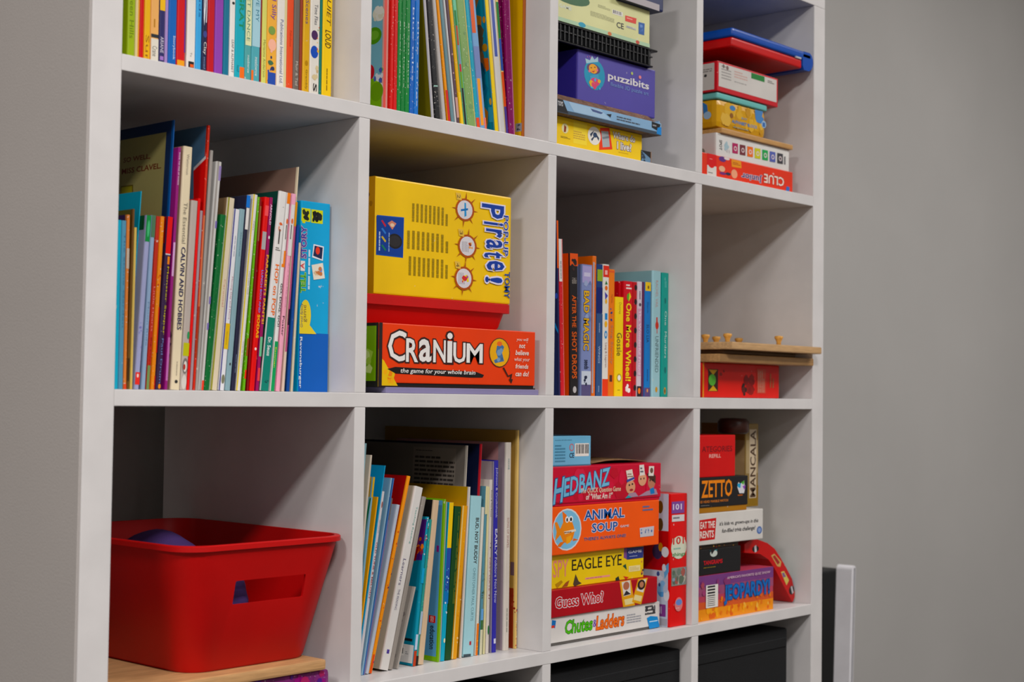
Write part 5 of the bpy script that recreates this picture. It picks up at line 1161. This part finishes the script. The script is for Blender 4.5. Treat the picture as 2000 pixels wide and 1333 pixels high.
mb = game_box('game_box', 'gold box standing on end, lettered MANCALA' + L, None, xm0, xm1, 0.05, zmb, Z(1470, 828, 0.05), 0.09, '8c7448', [
    ('R', 'l', 0, 0, 0.98, 1, '8c6c3c'), ('R', 'l', 0, 0.35, 0.98, 0.8, 'a8906c'), ('R', 'f', 0, 0, 1, 0.25, '8c6c14'), ('R', 'f', 0.04, 0.4, 0.96, 0.8, 'a89470'),
    ('R', 'f', 0.3, 0.1, 0.85, 0.93, 'c8b8a0'), ('T', 'f', 'MANCALA', 0.36, 0.11, 0.8, 0.92, '4c3420', {'rot': 'u', 'b': 0.03})], bev=0.0015)
# bent red card tin leaning against the sunset coloured box
yt = 0.03
outer = [(1454, 1064), (1466, 1056), (1480, 1055), (1499, 1062), (1513, 1073), (1524, 1090), (1535, 1109), (1547, 1132), (1559, 1157), (1556, 1168), (1548, 1180)]
inner = [(1532, 1148), (1513, 1112), (1501, 1094), (1484, 1083), (1454, 1081)]
po = [at(u, v, yt) for u, v in outer]
pi_ = [at(u, v, yt) for u, v in inner]
prof = [(p.x, max(p.z, ZC + 0.0004)) for p in po + pi_]
prof = [(min(max(a, X(1450) + 0.0015), XR[3] - 0.004), b + 0.0006) for a, b in prof]
n = len(prof)
DT = 0.16
ys = [0, 0.0015, 0.045, DT]
V = []
cx_, cz_ = sum(a for a, b in prof) / n, sum(b for a, b in prof) / n
for k, yy in enumerate(ys):
    for a, b in prof:
        s_ = 0.994 if k == 0 else 1
        V.append((cx_ + (a - cx_) * s_, yt + yy, cz_ + (b - cz_) * s_))
tinm = [mat(c, 0.3, 'plastic') for c in ('c01420', 'dcdcd8', '1a1a1c', 'e8c820', '2c8c4c', '3c5c94')]
tinm[0] = mat('c01420', 0.3, 'plastic')
F, FM = [], []
seq = [0, 1, 2, 3, 2, 1, 4, 5, 3, 4]
for k in range(len(ys) - 1):
    for i in range(n):
        F.append((k * n + i, k * n + (i + 1) % n, (k + 1) * n + (i + 1) % n, (k + 1) * n + i)[::-1])
        FM.append(seq[i] if (k > 0 and i < 9) else 0)
no = len(outer)
m_pairs = [(0, 1, n - 1), (1, 2, n - 1), (2, n - 2, n - 1), (2, 3, n - 2), (3, n - 3, n - 2), (3, 4, n - 3), (4, 5, n - 3), (5, n - 4, n - 3), (5, 6, n - 4), (6, 7, n - 4), (7, n - 5, n - 4), (7, 8, n - 5), (8, 9, n - 5), (9, 10, n - 5)]
for tr in m_pairs:
    F.append(tr)
    FM.append(0)
    F.append(tuple((len(ys) - 1) * n + q for q in tr)[::-1])
    FM.append(0)
tin = link_mesh('card_tin', V, F, tinm, FM)
bmt = bmesh.new()
bmt.from_mesh(tin.data)
bmesh.ops.recalc_face_normals(bmt, faces=bmt.faces)
bmt.to_mesh(tin.data)
bmt.free()
tag(tin, 'bent red tin with coloured stripes leaning on the sunset coloured game' + L, 'tin')
pr = Print(tin, 1, 1, 1)
pr.face = lambda f: (Vector((1.0, yt, ZC)), Vector((1, 0, 0)), Vector((0, 0, 1)), Vector((0, -1, 0)), 1.0, 1.0)
for op in (('E', 'f', 1469, 1066, 1482, 1080, '141416'), ('G', 'f', [(1473, 1068), (1477, 1065), (1478, 1078), (1474, 1080)], 'd0ccd0'),
           ('G', 'f', [(1506, 1086), (1512, 1082), (1526, 1098), (1524, 1108), (1518, 1107)], 'c8a468'), ('G', 'f', [(1509, 1088), (1513, 1085), (1523, 1099), (1519, 1104)], '9c3030'),
           ('G', 'f', [(1525, 1118), (1531, 1116), (1541, 1134), (1536, 1144)], 'd0c070'), ('G', 'f', [(1527, 1120), (1531, 1119), (1535, 1127), (1530, 1129)], '7c5c88'),
           ('E', 'f', 1541, 1144, 1551, 1163, '141416'), ('G', 'f', [(1544, 1147), (1547, 1145), (1550, 1158), (1547, 1161)], 'd0ccd0')):
    pr.run(op)
pr.build()

# ================================================================== top row, third cubby
L = ', top row third cubby'
G5 = 'stacked games in the top row third cubby'
y = 0.02
gx = XL[2] + 0.004
za1 = Z(1248, 262)
game_box('game_box', 'yellow game box with a spider picture, bottom of the stack' + L, G5, gx, X(1248), y, ZA + 0.0002, za1, 0.25, 'f0cc10', [
    ('R', 'f', 1120, 236, 1146, 285, 'f2d860'), ('E', 'f', 1097, 240, 1110, 262, 'e8e0b0'), ('G', 'f', [(1102, 244), (1106, 248), (1105, 258), (1101, 258)], '8c3c28'), ('S', 'f', 1095, 265, 1114, 273, 2, '6c5c20'),
    ('S', 'f', 1120, 254, 1143, 276, 4, 'c8a050'), ('G', 'f', [(1172, 250), (1190, 250), (1196, 292), (1170, 293)], 'e0481c'), ('G', 'f', [(1174, 256), (1188, 257), (1191, 287), (1177, 288)], 'a8b0b4'), ('G', 'f', [(1176, 268), (1189, 266), (1190, 270), (1177, 272)], '788088'),
    ('E', 'f', 1148, 245, 1173, 286, 'e8e4dc'), ('E', 'f', 1158, 258, 1166, 270, '2c4468'), ('G', 'f', [(1152, 262), (1160, 255), (1159, 258), (1154, 268)], '2c3c58'), ('G', 'f', [(1169, 276), (1164, 266), (1166, 264), (1170, 270)], '2c3c58'), ('G', 'f', [(1154, 272), (1160, 266), (1161, 268), (1156, 276)], '2c3c58'),
    ('T', 'f', 'Where do', 1197, 257, 1240, 279, 'f0ece0', {'b': 0.05, 'ol': '54447c', 'ow': 0.055}), ('T', 'f', 'I live?', 1205, 276, 1233, 297, 'f0ece0', {'b': 0.05, 'ol': '54447c', 'ow': 0.055}),
    ('S', 'f', 1208, 298, 1235, 302, 1, 'c8a828')])
# crushed open tray: a flat pale blue panel box with an open brown cardboard lid
x2 = X(1300, 250, -0.004)
oz = za1 + 0.0003
ot = empty('cardboard_tray', (gx, y - 0.016, oz))
tag(ot, 'crushed open cardboard tray with pale blue sides under the violet box' + L, 'cardboard tray', G5)
wt = x2 - gx
dk = mat('8cb0d0', 0.4)
th_ = 0.013
r_ = boxobj('floor_panel', 0, wt, 0, 0.26, 0, 0.002, mat('6c5444', 0.7, 'brush'), ot, 0.0004)
boxobj('inner_block', 0.004, wt - 0.004, 0.03, 0.255, 0.0022, th_ + 0.016, mat('5c4636', 0.75, 'brush'), ot, 0.0004)
fr = boxobj('front_flap', 0, wt, 0, 0.0025, 0.002, th_ + 0.006, dk, ot, 0.0006)
boxobj('side_flap', wt - 0.0025, wt, 0.0028, 0.26, 0.002, th_ + 0.01, dk, ot, 0.0006)
boxobj('side_flap', 0, 0.0025, 0.0028, 0.26, 0.002, th_ + 0.004, dk, ot, 0.0006)
bpy.context.view_layer.update()
p_ = Print(fr, wt, 0.0025, th_ + 0.006)
for op in (('R', 'f', 0, 0, 1, 0.26, '3c4c5c'), ('G', 'f', [(0, 0.99), (0.05, 0.99), (0.1, 0.05), (0, 0.05)], '1c1c20'), ('T', 'f', 'TOYS', 0.004, 0.5, 0.05, 0.85, 'd8d8dc', {'b': 0.02}),
           ('G', 'f', [(0.1, 0.95), (0.4, 0.9), (0.5, 0.3), (0.15, 0.3)], 'a8c4dc'), ('G', 'f', [(0.3, 0.85), (0.42, 0.75), (0.4, 0.6), (0.32, 0.65)], '4c5c88'), ('G', 'f', [(0.45, 0.7), (0.5, 0.8), (0.49, 0.5)], '1c2430'),
           ('S', 'f', 0.55, 0.4, 0.78, 0.8, 2, '4c5460'), ('G', 'f', [(0.9, 0.98), (0.99, 0.9), (0.97, 0.3), (0.9, 0.5)], '16181c'), ('G', 'f', [(0.96, 0.6), (1, 0.7), (1, 0.05), (0.95, 0.1)], '2c88d0'), ('S', 'f', 0.91, 0.6, 0.96, 0.8, 1, 'a8a8ac')):
    p_.run(op)
p_.build()
# brown inside of the lid, tilted outwards, as a flat board
lid = boxobj('lid_flap', 0, wt - 0.006, 0, 0.026, 0, 0.0022, mat('7c5c48', 0.75, 'brush'), ot, 0.0004)
lid.location = (0.003, 0.0045, th_ + 0.003)
lid.rotation_euler = (0.62, 0, 0)
zl = oz + th_ + 0.0185
# second squashed box corner lying under the tray at the right
game_box('flattened_box', 'dark pale blue flattened box sticking out beside the yellow game' + L, None, X(1251, 270), x2 - 0.004, 0.02, ZA + 0.0002, ZA + 0.022, 0.2, '6c8ca8', [
    ('G', 'f', [(0.02, 0.98), (0.98, 0.98), (0.98, 0.5), (0.6, 0.7)], '16181c'), ('N', 'f', 0.02, 0.1, 0.5, 0.9, '4c6478 2c3c50', 6), ('R', 'f', 0.96, 0, 1, 1, 'a8784c')], cat='box')
xv0, xv1 = X(1128, 150, 0.028), X(1280, 150, 0.028)
zv = Z(1282, 134.4)
game_box('game_box', 'violet box with a small crowned child in a teal oval' + L, G5, xv0, xv1, y + 0.008, zl, zv, 0.2, '50489c', [
    ('R', 'l', 0, 0, 0.985, 1, '28247c'), ('R', 'l', 0.8, 0, 0.985, 1, '383090'),
    ('E', 'f', 1141, 110, 1181, 181, '1c94b4'), ('E', 'f', 1146, 121, 1172, 148, '5c3c6c'), ('G', 'f', [(1145, 124), (1143, 114), (1152, 118), (1156, 109), (1161, 117), (1168, 110), (1168, 121), (1157, 122)], 'a8c8d4'),
    ('N', 'f', 1144, 108, 1168, 117, 'e87ca0 d8649c', 5), ('E', 'f', 1150, 123, 1167, 146, 'e8a83c'), ('E', 'f', 1153, 131, 1156, 134, '50301c'), ('E', 'f', 1160, 130, 1163, 133, '50301c'), ('E', 'f', 1149, 136, 1153, 142, 'e8748c'), ('E', 'f', 1164, 134, 1168, 140, 'e8748c'), ('G', 'f', [(1155, 139), (1162, 138), (1159, 142)], 'c03c3c'),
    ('G', 'f', [(1152, 148), (1168, 145), (1170, 158), (1152, 160)], '4c9cc0'), ('E', 'f', 1153, 150, 1171, 170, 'd04878'), ('N', 'f', 1150, 150, 1173, 178, 'e8b03c 2c9c7c 58b0d8 d84c70', 10),
    ('T', 'f', 'puzzibits', 1187, 140, 1267, 180, 'e0dce0', {'b': 0.03}), ('E', 'f', 1232, 140, 1236, 147, 'b8c878'), ('E', 'f', 1247, 147, 1252, 155, 'e88c8c'),
    ('T', 'f', 'flexible 3D puzzle art', 1192, 164, 1266, 186, '7c98cc', {})], bev=0.0016)
# black ribbed plastic crate
zk = Z(1276, 96)
hk = zk - zv - 0.0004
xk1 = X(1276, 110)
wk = xk1 - gx
ck = empty('plastic_crate', (gx, y, zv + 0.0004))
tag(ck, 'black ribbed plastic crate between the violet box and the cream game' + L, 'crate', None)
blk = mat('17181a', 0.35, 'plastic')
boxobj('crate_wall', 0.002, wk - 0.002, 0.003, 0.22, 0, hk - 0.003, blk, ck, 0.001)
boxobj('rim', 0, wk + 0.012, 0, 0.225, hk - 0.003, hk, blk, ck, 0.001)
boxobj('foot_rim', 0, wk, 0, 0.225, 0, 0.0025, blk, ck, 0.0008)
boxobj('foot_rim', 0.001, wk - 0.001, 0.0005, 0.0028, hk * 0.52, hk * 0.52 + 0.002, blk, ck, 0.0003)
rib0 = None
k = 0
while k * 0.0095 + 0.004 < wk - 0.006:
    if rib0 is None:
        rib0 = boxobj('rib', 0, 0.0022, -0.0004, 0.0028, 0.0026, hk - 0.0032, blk, ck, 0.0003)
        rb = rib0
    else:
        rb = rib0.copy()
        COL.objects.link(rb)
        rb.parent = ck
    rb.location.x = 0.004 + k * 0.0095
    k += 1
zm = Z(1269, 21.6)
game_box('game_box', 'cream game box with a green corner and small logos' + L, G5, gx, X(1269, 50), y, zk + 0.0004, zm, 0.24, 'dcdca8', [
    ('R', 'f', 0, 0.62, 1146, 0.99, '2c6438'), ('E', 'f', 0.0, 0.5, 1152, 0.9, '2c6438'), ('T', 'f', 'GAME', 1092, 6, 1116, 21, 'dce4d8', {'b': 0.02}),
    ('S', 'f', 1153, 22, 1200, 44, 7, 'b0b088'), ('S', 'f', 1168, 8, 1192, 22, 3, 'a8a880'), ('B', 'f', 1196, 18, 1216, 33), ('T', 'f', 'CE', 1204, 42, 1218, 58, '3c3c38', {'b': 0.02}),
    ('G', 'f', [(1221, 30), (1243, 36), (1242, 47), (1221, 41)], 'd8483c'), ('S', 'f', 1224, 33, 1240, 42, 1, 'f0b0a0'), ('G', 'f', [(1247, 43), (1259, 46), (1258, 69), (1247, 66)], '2c5ca0'), ('N', 'f', 1249, 47, 1257, 64, '6c90c8 4c78b4', 5), ('R', 'f', 1223, 50, 1242, 59, 'd0d0c0'), ('S', 'f', 1224, 51, 1241, 58, 2, '585888'),
    ('R', 'f', 0, 0, 1, 0.1, 'b4d0b0'), ('E', 'f', 0.27, 0.0, 0.34, 0.13, '3c9cb8'), ('E', 'f', 0.56, 0.0, 0.6, 0.1, 'd07848'), ('E', 'f', 0.85, 0, 0.89, 0.1, 'c05040')])
game_box('binder', 'navy box lying on top of the cream game' + L, None, X(1200, 5), X(1286, 5), y - 0.01, zm + 0.0003, zm + 0.05, 0.2, '1c2858', [
    ('R', 'f', 0.02, 0, 0.9, 0.2, 'b0a8ac')], bev=0.003, cat='box')
# ================================================================== top row, right cubby
L = ', top row right cubby'
G6 = 'stacked games in the top row right cubby'
y = 0.02
gx = XL[3] + 0.004
zz1 = Z(1545, 336)
game_box('game_box', 'red orange game box with upside-down lettering' + L, G6, gx + 0.012, X(1545), y, ZA + 0.0002, zz1, 0.25, 'd8401c', [
    ('R', 'l', 0, 0, 0.985, 1, 'd8581c'), ('R', 'f', 1381, 296, 1399, 342, 'd0281c'), ('R', 'f', 1381, 322, 1399, 345, 'dcd8d0'), ('E', 'f', 1382, 304, 1397, 330, 'd0281c'), ('S', 'f', 1386, 309, 1394, 313, 1, 'e8b0a8'), ('S', 'f', 1383, 335, 1397, 341, 1, '4c4c4c'),
    ('E', 'f', 1404, 303, 1418, 318, '5c3078'), ('E', 'f', 1414, 304, 1425, 314, 'e0d4d0'), ('E', 'f', 1404, 323, 1416, 337, 'e0b090'), ('E', 'f', 1405, 335, 1418, 343, '6c2c70'), ('E', 'f', 1417, 336, 1427, 344, '2c2c48'), ('E', 'f', 1428, 330, 1440, 350, 'e0a080'),
    ('G', 'f', [(1428, 311), (1447, 315), (1448, 329), (1429, 326)], 'e0941c'), ('S', 'f', 1431, 316, 1446, 325, 2, '9c4c14'),
    ('T', 'f', 'CLUE', 1492, 339, 1531, 365, 'ecdcd0', {'rot': 'f', 'b': 0.05, 'ol': '9c2010', 'ow': 0.04}), ('T', 'f', 'Junior', 1448, 334, 1488, 358, '44306c', {'rot': 'f', 'b': 0.05, 'ol': 'd8c8d0', 'ow': 0.045}),
    ('G', 'f', [(1536, 364), (1542, 366), (1541, 376), (1534, 375)], '3c68b0')])
zz2 = Z(1540, 292)
cb = ['a82c5c', '6c2c34', 'e07038', 'c8c438', '38a058', '5460a8', '3c3c44']
ops = [('R', 'l', 0, 0, 0.985, 1, 'd0ccc8'), ('N', 'l', 0.6, 0.1, 0.95, 0.6, '4c4c40 7c7c6c b8b0a0', 8), ('T', 'f', 'SPOT', 1405, 273, 1410, 294, '2c2c2c', {'rot': 'd', 'b': 0.03}), ('N', 'f', 1414, 275, 1426, 300, 'e0b0a0 c8c0c0 a8c0c8', 8)]
for i, c in enumerate(cb):
    u = 1430 + i * 14.6
    v = 279 + i * 3.3
    ops += [('G', 'f', [(u, v), (u + 11, v + 2.2), (u + 11, v + 22), (u, v + 20)], c), ('E', 'f', u + 3, v + 6, u + 9, v + 17, 'd8c8c8'), ('E', 'f', u + 4.2, v + 8.5, u + 7.6, v + 14.5, c)]
ops += [('S', 'f', 1530, 300, 1535, 322, 1, '6c6c70', 'v')]
game_box('game_box', 'white box with a row of seven coloured squares' + L, G6, X(1397), X(1540.5), y + 0.003, zz1 + 0.0003, zz2, 0.22, 'dcdad6', ops)
zz3 = zz2 + 0.0088
game_box('wooden_board', 'thin wooden board between the tin and the white box' + L, None, X(1408, 270), X(1547, 280), y - 0.002, zz2 + 0.0003, zz3, 0.24, 'c49458', [], bev=0.0015, kind='wood', cat='board')
# tin with a mint lid
zt0, zt1, zt2 = zz3 + 0.0003, Z(1501, 217), Z(1501, 205.5)
tb = game_box('tin_box', 'golden yellow tin with a mint lid and blue prints' + L, None, X(1404, 240), X(1500, 240), y + 0.004, zt0, zt1, 0.17, 'cc9c38', [
    ('N', 'f', 0.05, 0.1, 0.95, 0.95, 'd4a848 c09030 d8b058', 18), ('E', 'f', 1425, 205, 1436, 218, '4c80b4'), ('G', 'f', [(1474, 214), (1490, 218), (1488, 228), (1492, 233), (1486, 242), (1477, 238), (1475, 230)], '4c80b8'), ('E', 'f', 1487, 235, 1497, 252, '9cb8d0'), ('T', 'f', '1', 1489, 239, 1494, 249, '3c68a8', {'b': 0.03}),
    ('E', 'f', 1425, 220, 1432, 232, '8c5c28'), ('T', 'f', 'BUSY', 1448, 229, 1459, 236, '6c9cc0'), ('T', 'f', 'ALPHABET BLOCK', 1429, 236, 1479, 250, '4c84bc', {'b': 0.03}), ('S', 'f', 1432, 250, 1478, 258, 1, '8c9c88'),
    ('G', 'l', [(1372, 200), (1381, 205), (1383, 225), (1374, 224)], '3c74b0'), ('E', 'l', 1374, 217, 1389, 234, '9cb8d0')], bev=0.01, kind='plastic', rough=0.3, cat='tin')
wtb = X(1500, 240) - X(1404, 240)
boxobj('lid', -0.0015, wtb + 0.0015, -0.0015, 0.1715, zt1 - zt0 - 0.001, zt2 - zt0, mat('74b8b4', 0.35, 'plastic'), tb, 0.0035, 3)
zz4 = Z(1519, 154)
game_box('game_box', 'flat white box with red edges and a green label' + L, G6, X(1401, 160), X(1519.5, 160), y, zt2 + 0.0004, zz4, 0.2, 'c02830', [
    ('R', 'l', 0, 0.06, 0.97, 0.94, 'c8c4be'), ('N', 'l', 0.6, 0.3, 0.9, 0.6, '2c2c2c 4c4c48', 5), ('S', 'l', 0.6, 0.65, 0.95, 0.85, 3, '7c7874'),
    ('R', 'f', 0.02, 0.16, 0.975, 0.94, 'd0ccc6'), ('S', 'f', 1409, 126, 1428, 160, 5, '9c9894'), ('E', 'f', 1411, 125, 1415, 134, '6c6460'), ('E', 'f', 1418, 128, 1423, 138, '7c6460'),
    ('S', 'f', 1434, 137, 1460, 160, 3, 'c8a8a0'), ('S', 'f', 1434, 160, 1472, 170, 1, 'a8a4a0'), ('G', 'f', [(1467, 142), (1493, 150), (1493, 161), (1467, 153)], '2c7c3c'), ('S', 'f', 1499, 156, 1512, 166, 2, '5c5854')])
# blue and red plastic play tray
yb = 0.0
zq = Z(1429, 90, yb)
zq = max(zq, zz4 + 0.0004)
xq0, xq1 = at(1429.5, 70, yb).x, at(1566, 120, yb).x
pt = empty('play_tray', (xq0, yb, zq))
tag(pt, 'blue and red plastic play tray atop the stack' + L, 'toy')
wq = xq1 - xq0
bluep, redq = mat('0c4ca4', 0.32, 'plastic'), mat('c01c1c', 0.32, 'plastic')
boxobj('red_tray', 0, wq, 0, 0.24, 0, 0.016, redq, pt, 0.004, 3)
wb = at(1587, 120, yb).x - xq0
boxobj('blue_cover', -0.001, wb - 0.004, -0.001, 0.241, 0.0165, 0.0315, bluep, pt, 0.005, 3)
V, F = [], []
pts = [(wq + 0.0015, 0.006), (wq + 0.0015, 0.018), (wq + 0.006, 0.031)] + [(wb - 0.013 + 0.013 * math.sin(a), 0.016 + 0.0155 * math.cos(a)) for a in (0.2, 0.7, 1.2, 1.57, 2.0, 2.5)] + [(wb - 0.014, -0.001), (wq + 0.006, -0.001)]
for yy in (-0.001, 0.241):
    V += [(a, yy, b) for a, b in pts]
n = len(pts)
F = [tuple(range(n)), tuple(range(n, 2 * n))[::-1]] + [(i, i + n, (i + 1) % n + n, (i + 1) % n) for i in range(n)]
link_mesh('hinge_end', V, F, bluep, None, pt)
boxobj('clip', wq * 0.9, wq * 0.9 + 0.017, -0.0022, 0.001, 0.015, 0.0185, mat('b8bcc4', 0.4, 'plastic'), pt, 0.0005)
for i, (u, v, yy) in enumerate(((1441, 33, 0.06), (1416, 45, 0.1), (1378, 55, 0.15))):
    q = at(u, v, yy)
    pg = lathe('wooden_peg', [(0.0001, 0), (0.007, 0.001), (0.0095, 0.006), (0.0075, 0.014), (0.006, 0.03), (0.007, 0.05), (0.0001, 0.052)], mat('5c1418', 0.35, 'wood'), None, 18)
    pg.rotation_euler = (math.radians(-90), 0, math.radians(28))
    pg.location = (q.x, yy, zq + 0.0315 + 0.0095)
    tag(pg, ('maroon wooden peg nearest the front of the play tray', 'maroon wooden peg in the middle on the play tray', 'maroon wooden peg furthest left on the play tray')[i], 'peg', 'maroon pegs on the play tray')

# ================================================================== bottom row: black fabric bins
fab = mat('141517', 0.85, 'fabric')
for i, (x0, x1, lab) in enumerate(((XL[1] + 0.004, XR[1] - 0.035, 'black fabric bin below the leaning books, bottom row second cubby'),
                                   (XL[2] + 0.004, at(1327, 1270, 0.02).x, 'black fabric bin below the stacked games, bottom row third cubby'),
                                   (XL[3] + 0.004, at(1535.5, 1250, 0.02).x, 'black fabric bin in the bottom row right cubby'))):
    h = 0.315 if i else 0.31
    fb = empty('fabric_bin', (x0, 0.02, ZD + 0.0003))
    tag(fb, lab, 'bin', 'black fabric bins in the bottom row')
    w0 = x1 - x0
    boxobj('body', 0, w0, 0, 0.34, 0, h * 0.62, fab, fb, 0.004, 2)
    boxobj('lid', -0.0015, w0 + 0.0015, -0.0015, 0.3415, h * 0.625, h, fab, fb, 0.005, 3)
    boxobj('trim_strip', 0.004, w0 - 0.004, -0.003, -0.001, h * 0.9, h * 0.95, fab, fb, 0.001)

# ================================================================== beside the bookcase on the right
xw = at(1664, 1115, 0.2).x
ztp = at(1665, 1106, 0.2).z
ft = empty('folded_table', (xw, 0.2, 0.0))
tag(ft, 'white plastic slab folded in half, leaning beside the bookcase at the lower right', 'folding table')
wp = mat('ecebf0', 0.4, 'plastic')


def ubend(name, w0, th, depth, top, m_, parent, lean):
    out, inn = [], []
    r = w0 / 2
    out = [(-0.0, 0.0)] + [(r - r * math.cos(math.pi * i / 12), top - r + r * math.sin(math.pi * i / 12)) for i in range(13)] + [(w0, 0.0)]
    ri = r - th
    inn = [(w0 - th * 0.55, 0.0)] + [(r + 0.004 + ri * math.cos(math.pi * i / 12), top - r + ri * math.sin(math.pi * i / 12)) for i in range(13)] + [(th * 1.5, 0.0)]
    loop = out + inn
    n = len(loop)
    V = []
    for yy in (0, depth):
        V += [(a - (top - b) * lean, yy, b) for a, b in loop]
    F = []
    for i in range(n):
        F.append((i, (i + 1) % n, (i + 1) % n + n, i + n))
    m = len(out)
    for i in range(m - 1):
        j, k_ = n - 1 - i, n - 2 - i
        F.append((i, j, k_, i + 1))
        F.append((i + n, i + 1 + n, k_ + n, j + n))
    bm = bmesh.new()
    vs = [bm.verts.new(v) for v in V]
    for f in F:
        bm.faces.new([vs[q] for q in f])
    bmesh.ops.recalc_face_normals(bm, faces=bm.faces)
    return from_bm(name, bm, m_, parent)


ft.rotation_euler = (0, 0, math.radians(6))
ubend('folded_top', 0.02, 0.005, 0.034, ztp, wp, ft, 0.05)
slot_darkener = boxobj('slot_darkener', 0.0065, 0.0135, 0.002, 0.032, 0.0, ztp - 0.014, mat('121214', 0.5, 'plastic'), ft, 0.0005)  # black filler put in to darken the slot between the folded halves
for v in slot_darkener.data.vertices:
    v.co.x -= (ztp - v.co.z) * 0.05
b = boxobj('black_panel', 1.80, 1.84, 0.36, 0.43, 0.0, at(1630, 1114, 0.36).z, mat('18191a', 0.55, 'plastic'), None, 0.004, 2)
b.name = 'folded_stand'
p0, p1 = at(1606, 1200, 0.36).x, at(1650, 1200, 0.36).x
me = b.data
for v in me.vertices:
    v.co.x = p0 - 0.12 + (v.co.x - 1.80) / 0.04 * (p1 - p0 + 0.12)
tag(b, 'black flat stand behind the white slab, right of the bookcase', 'stand')
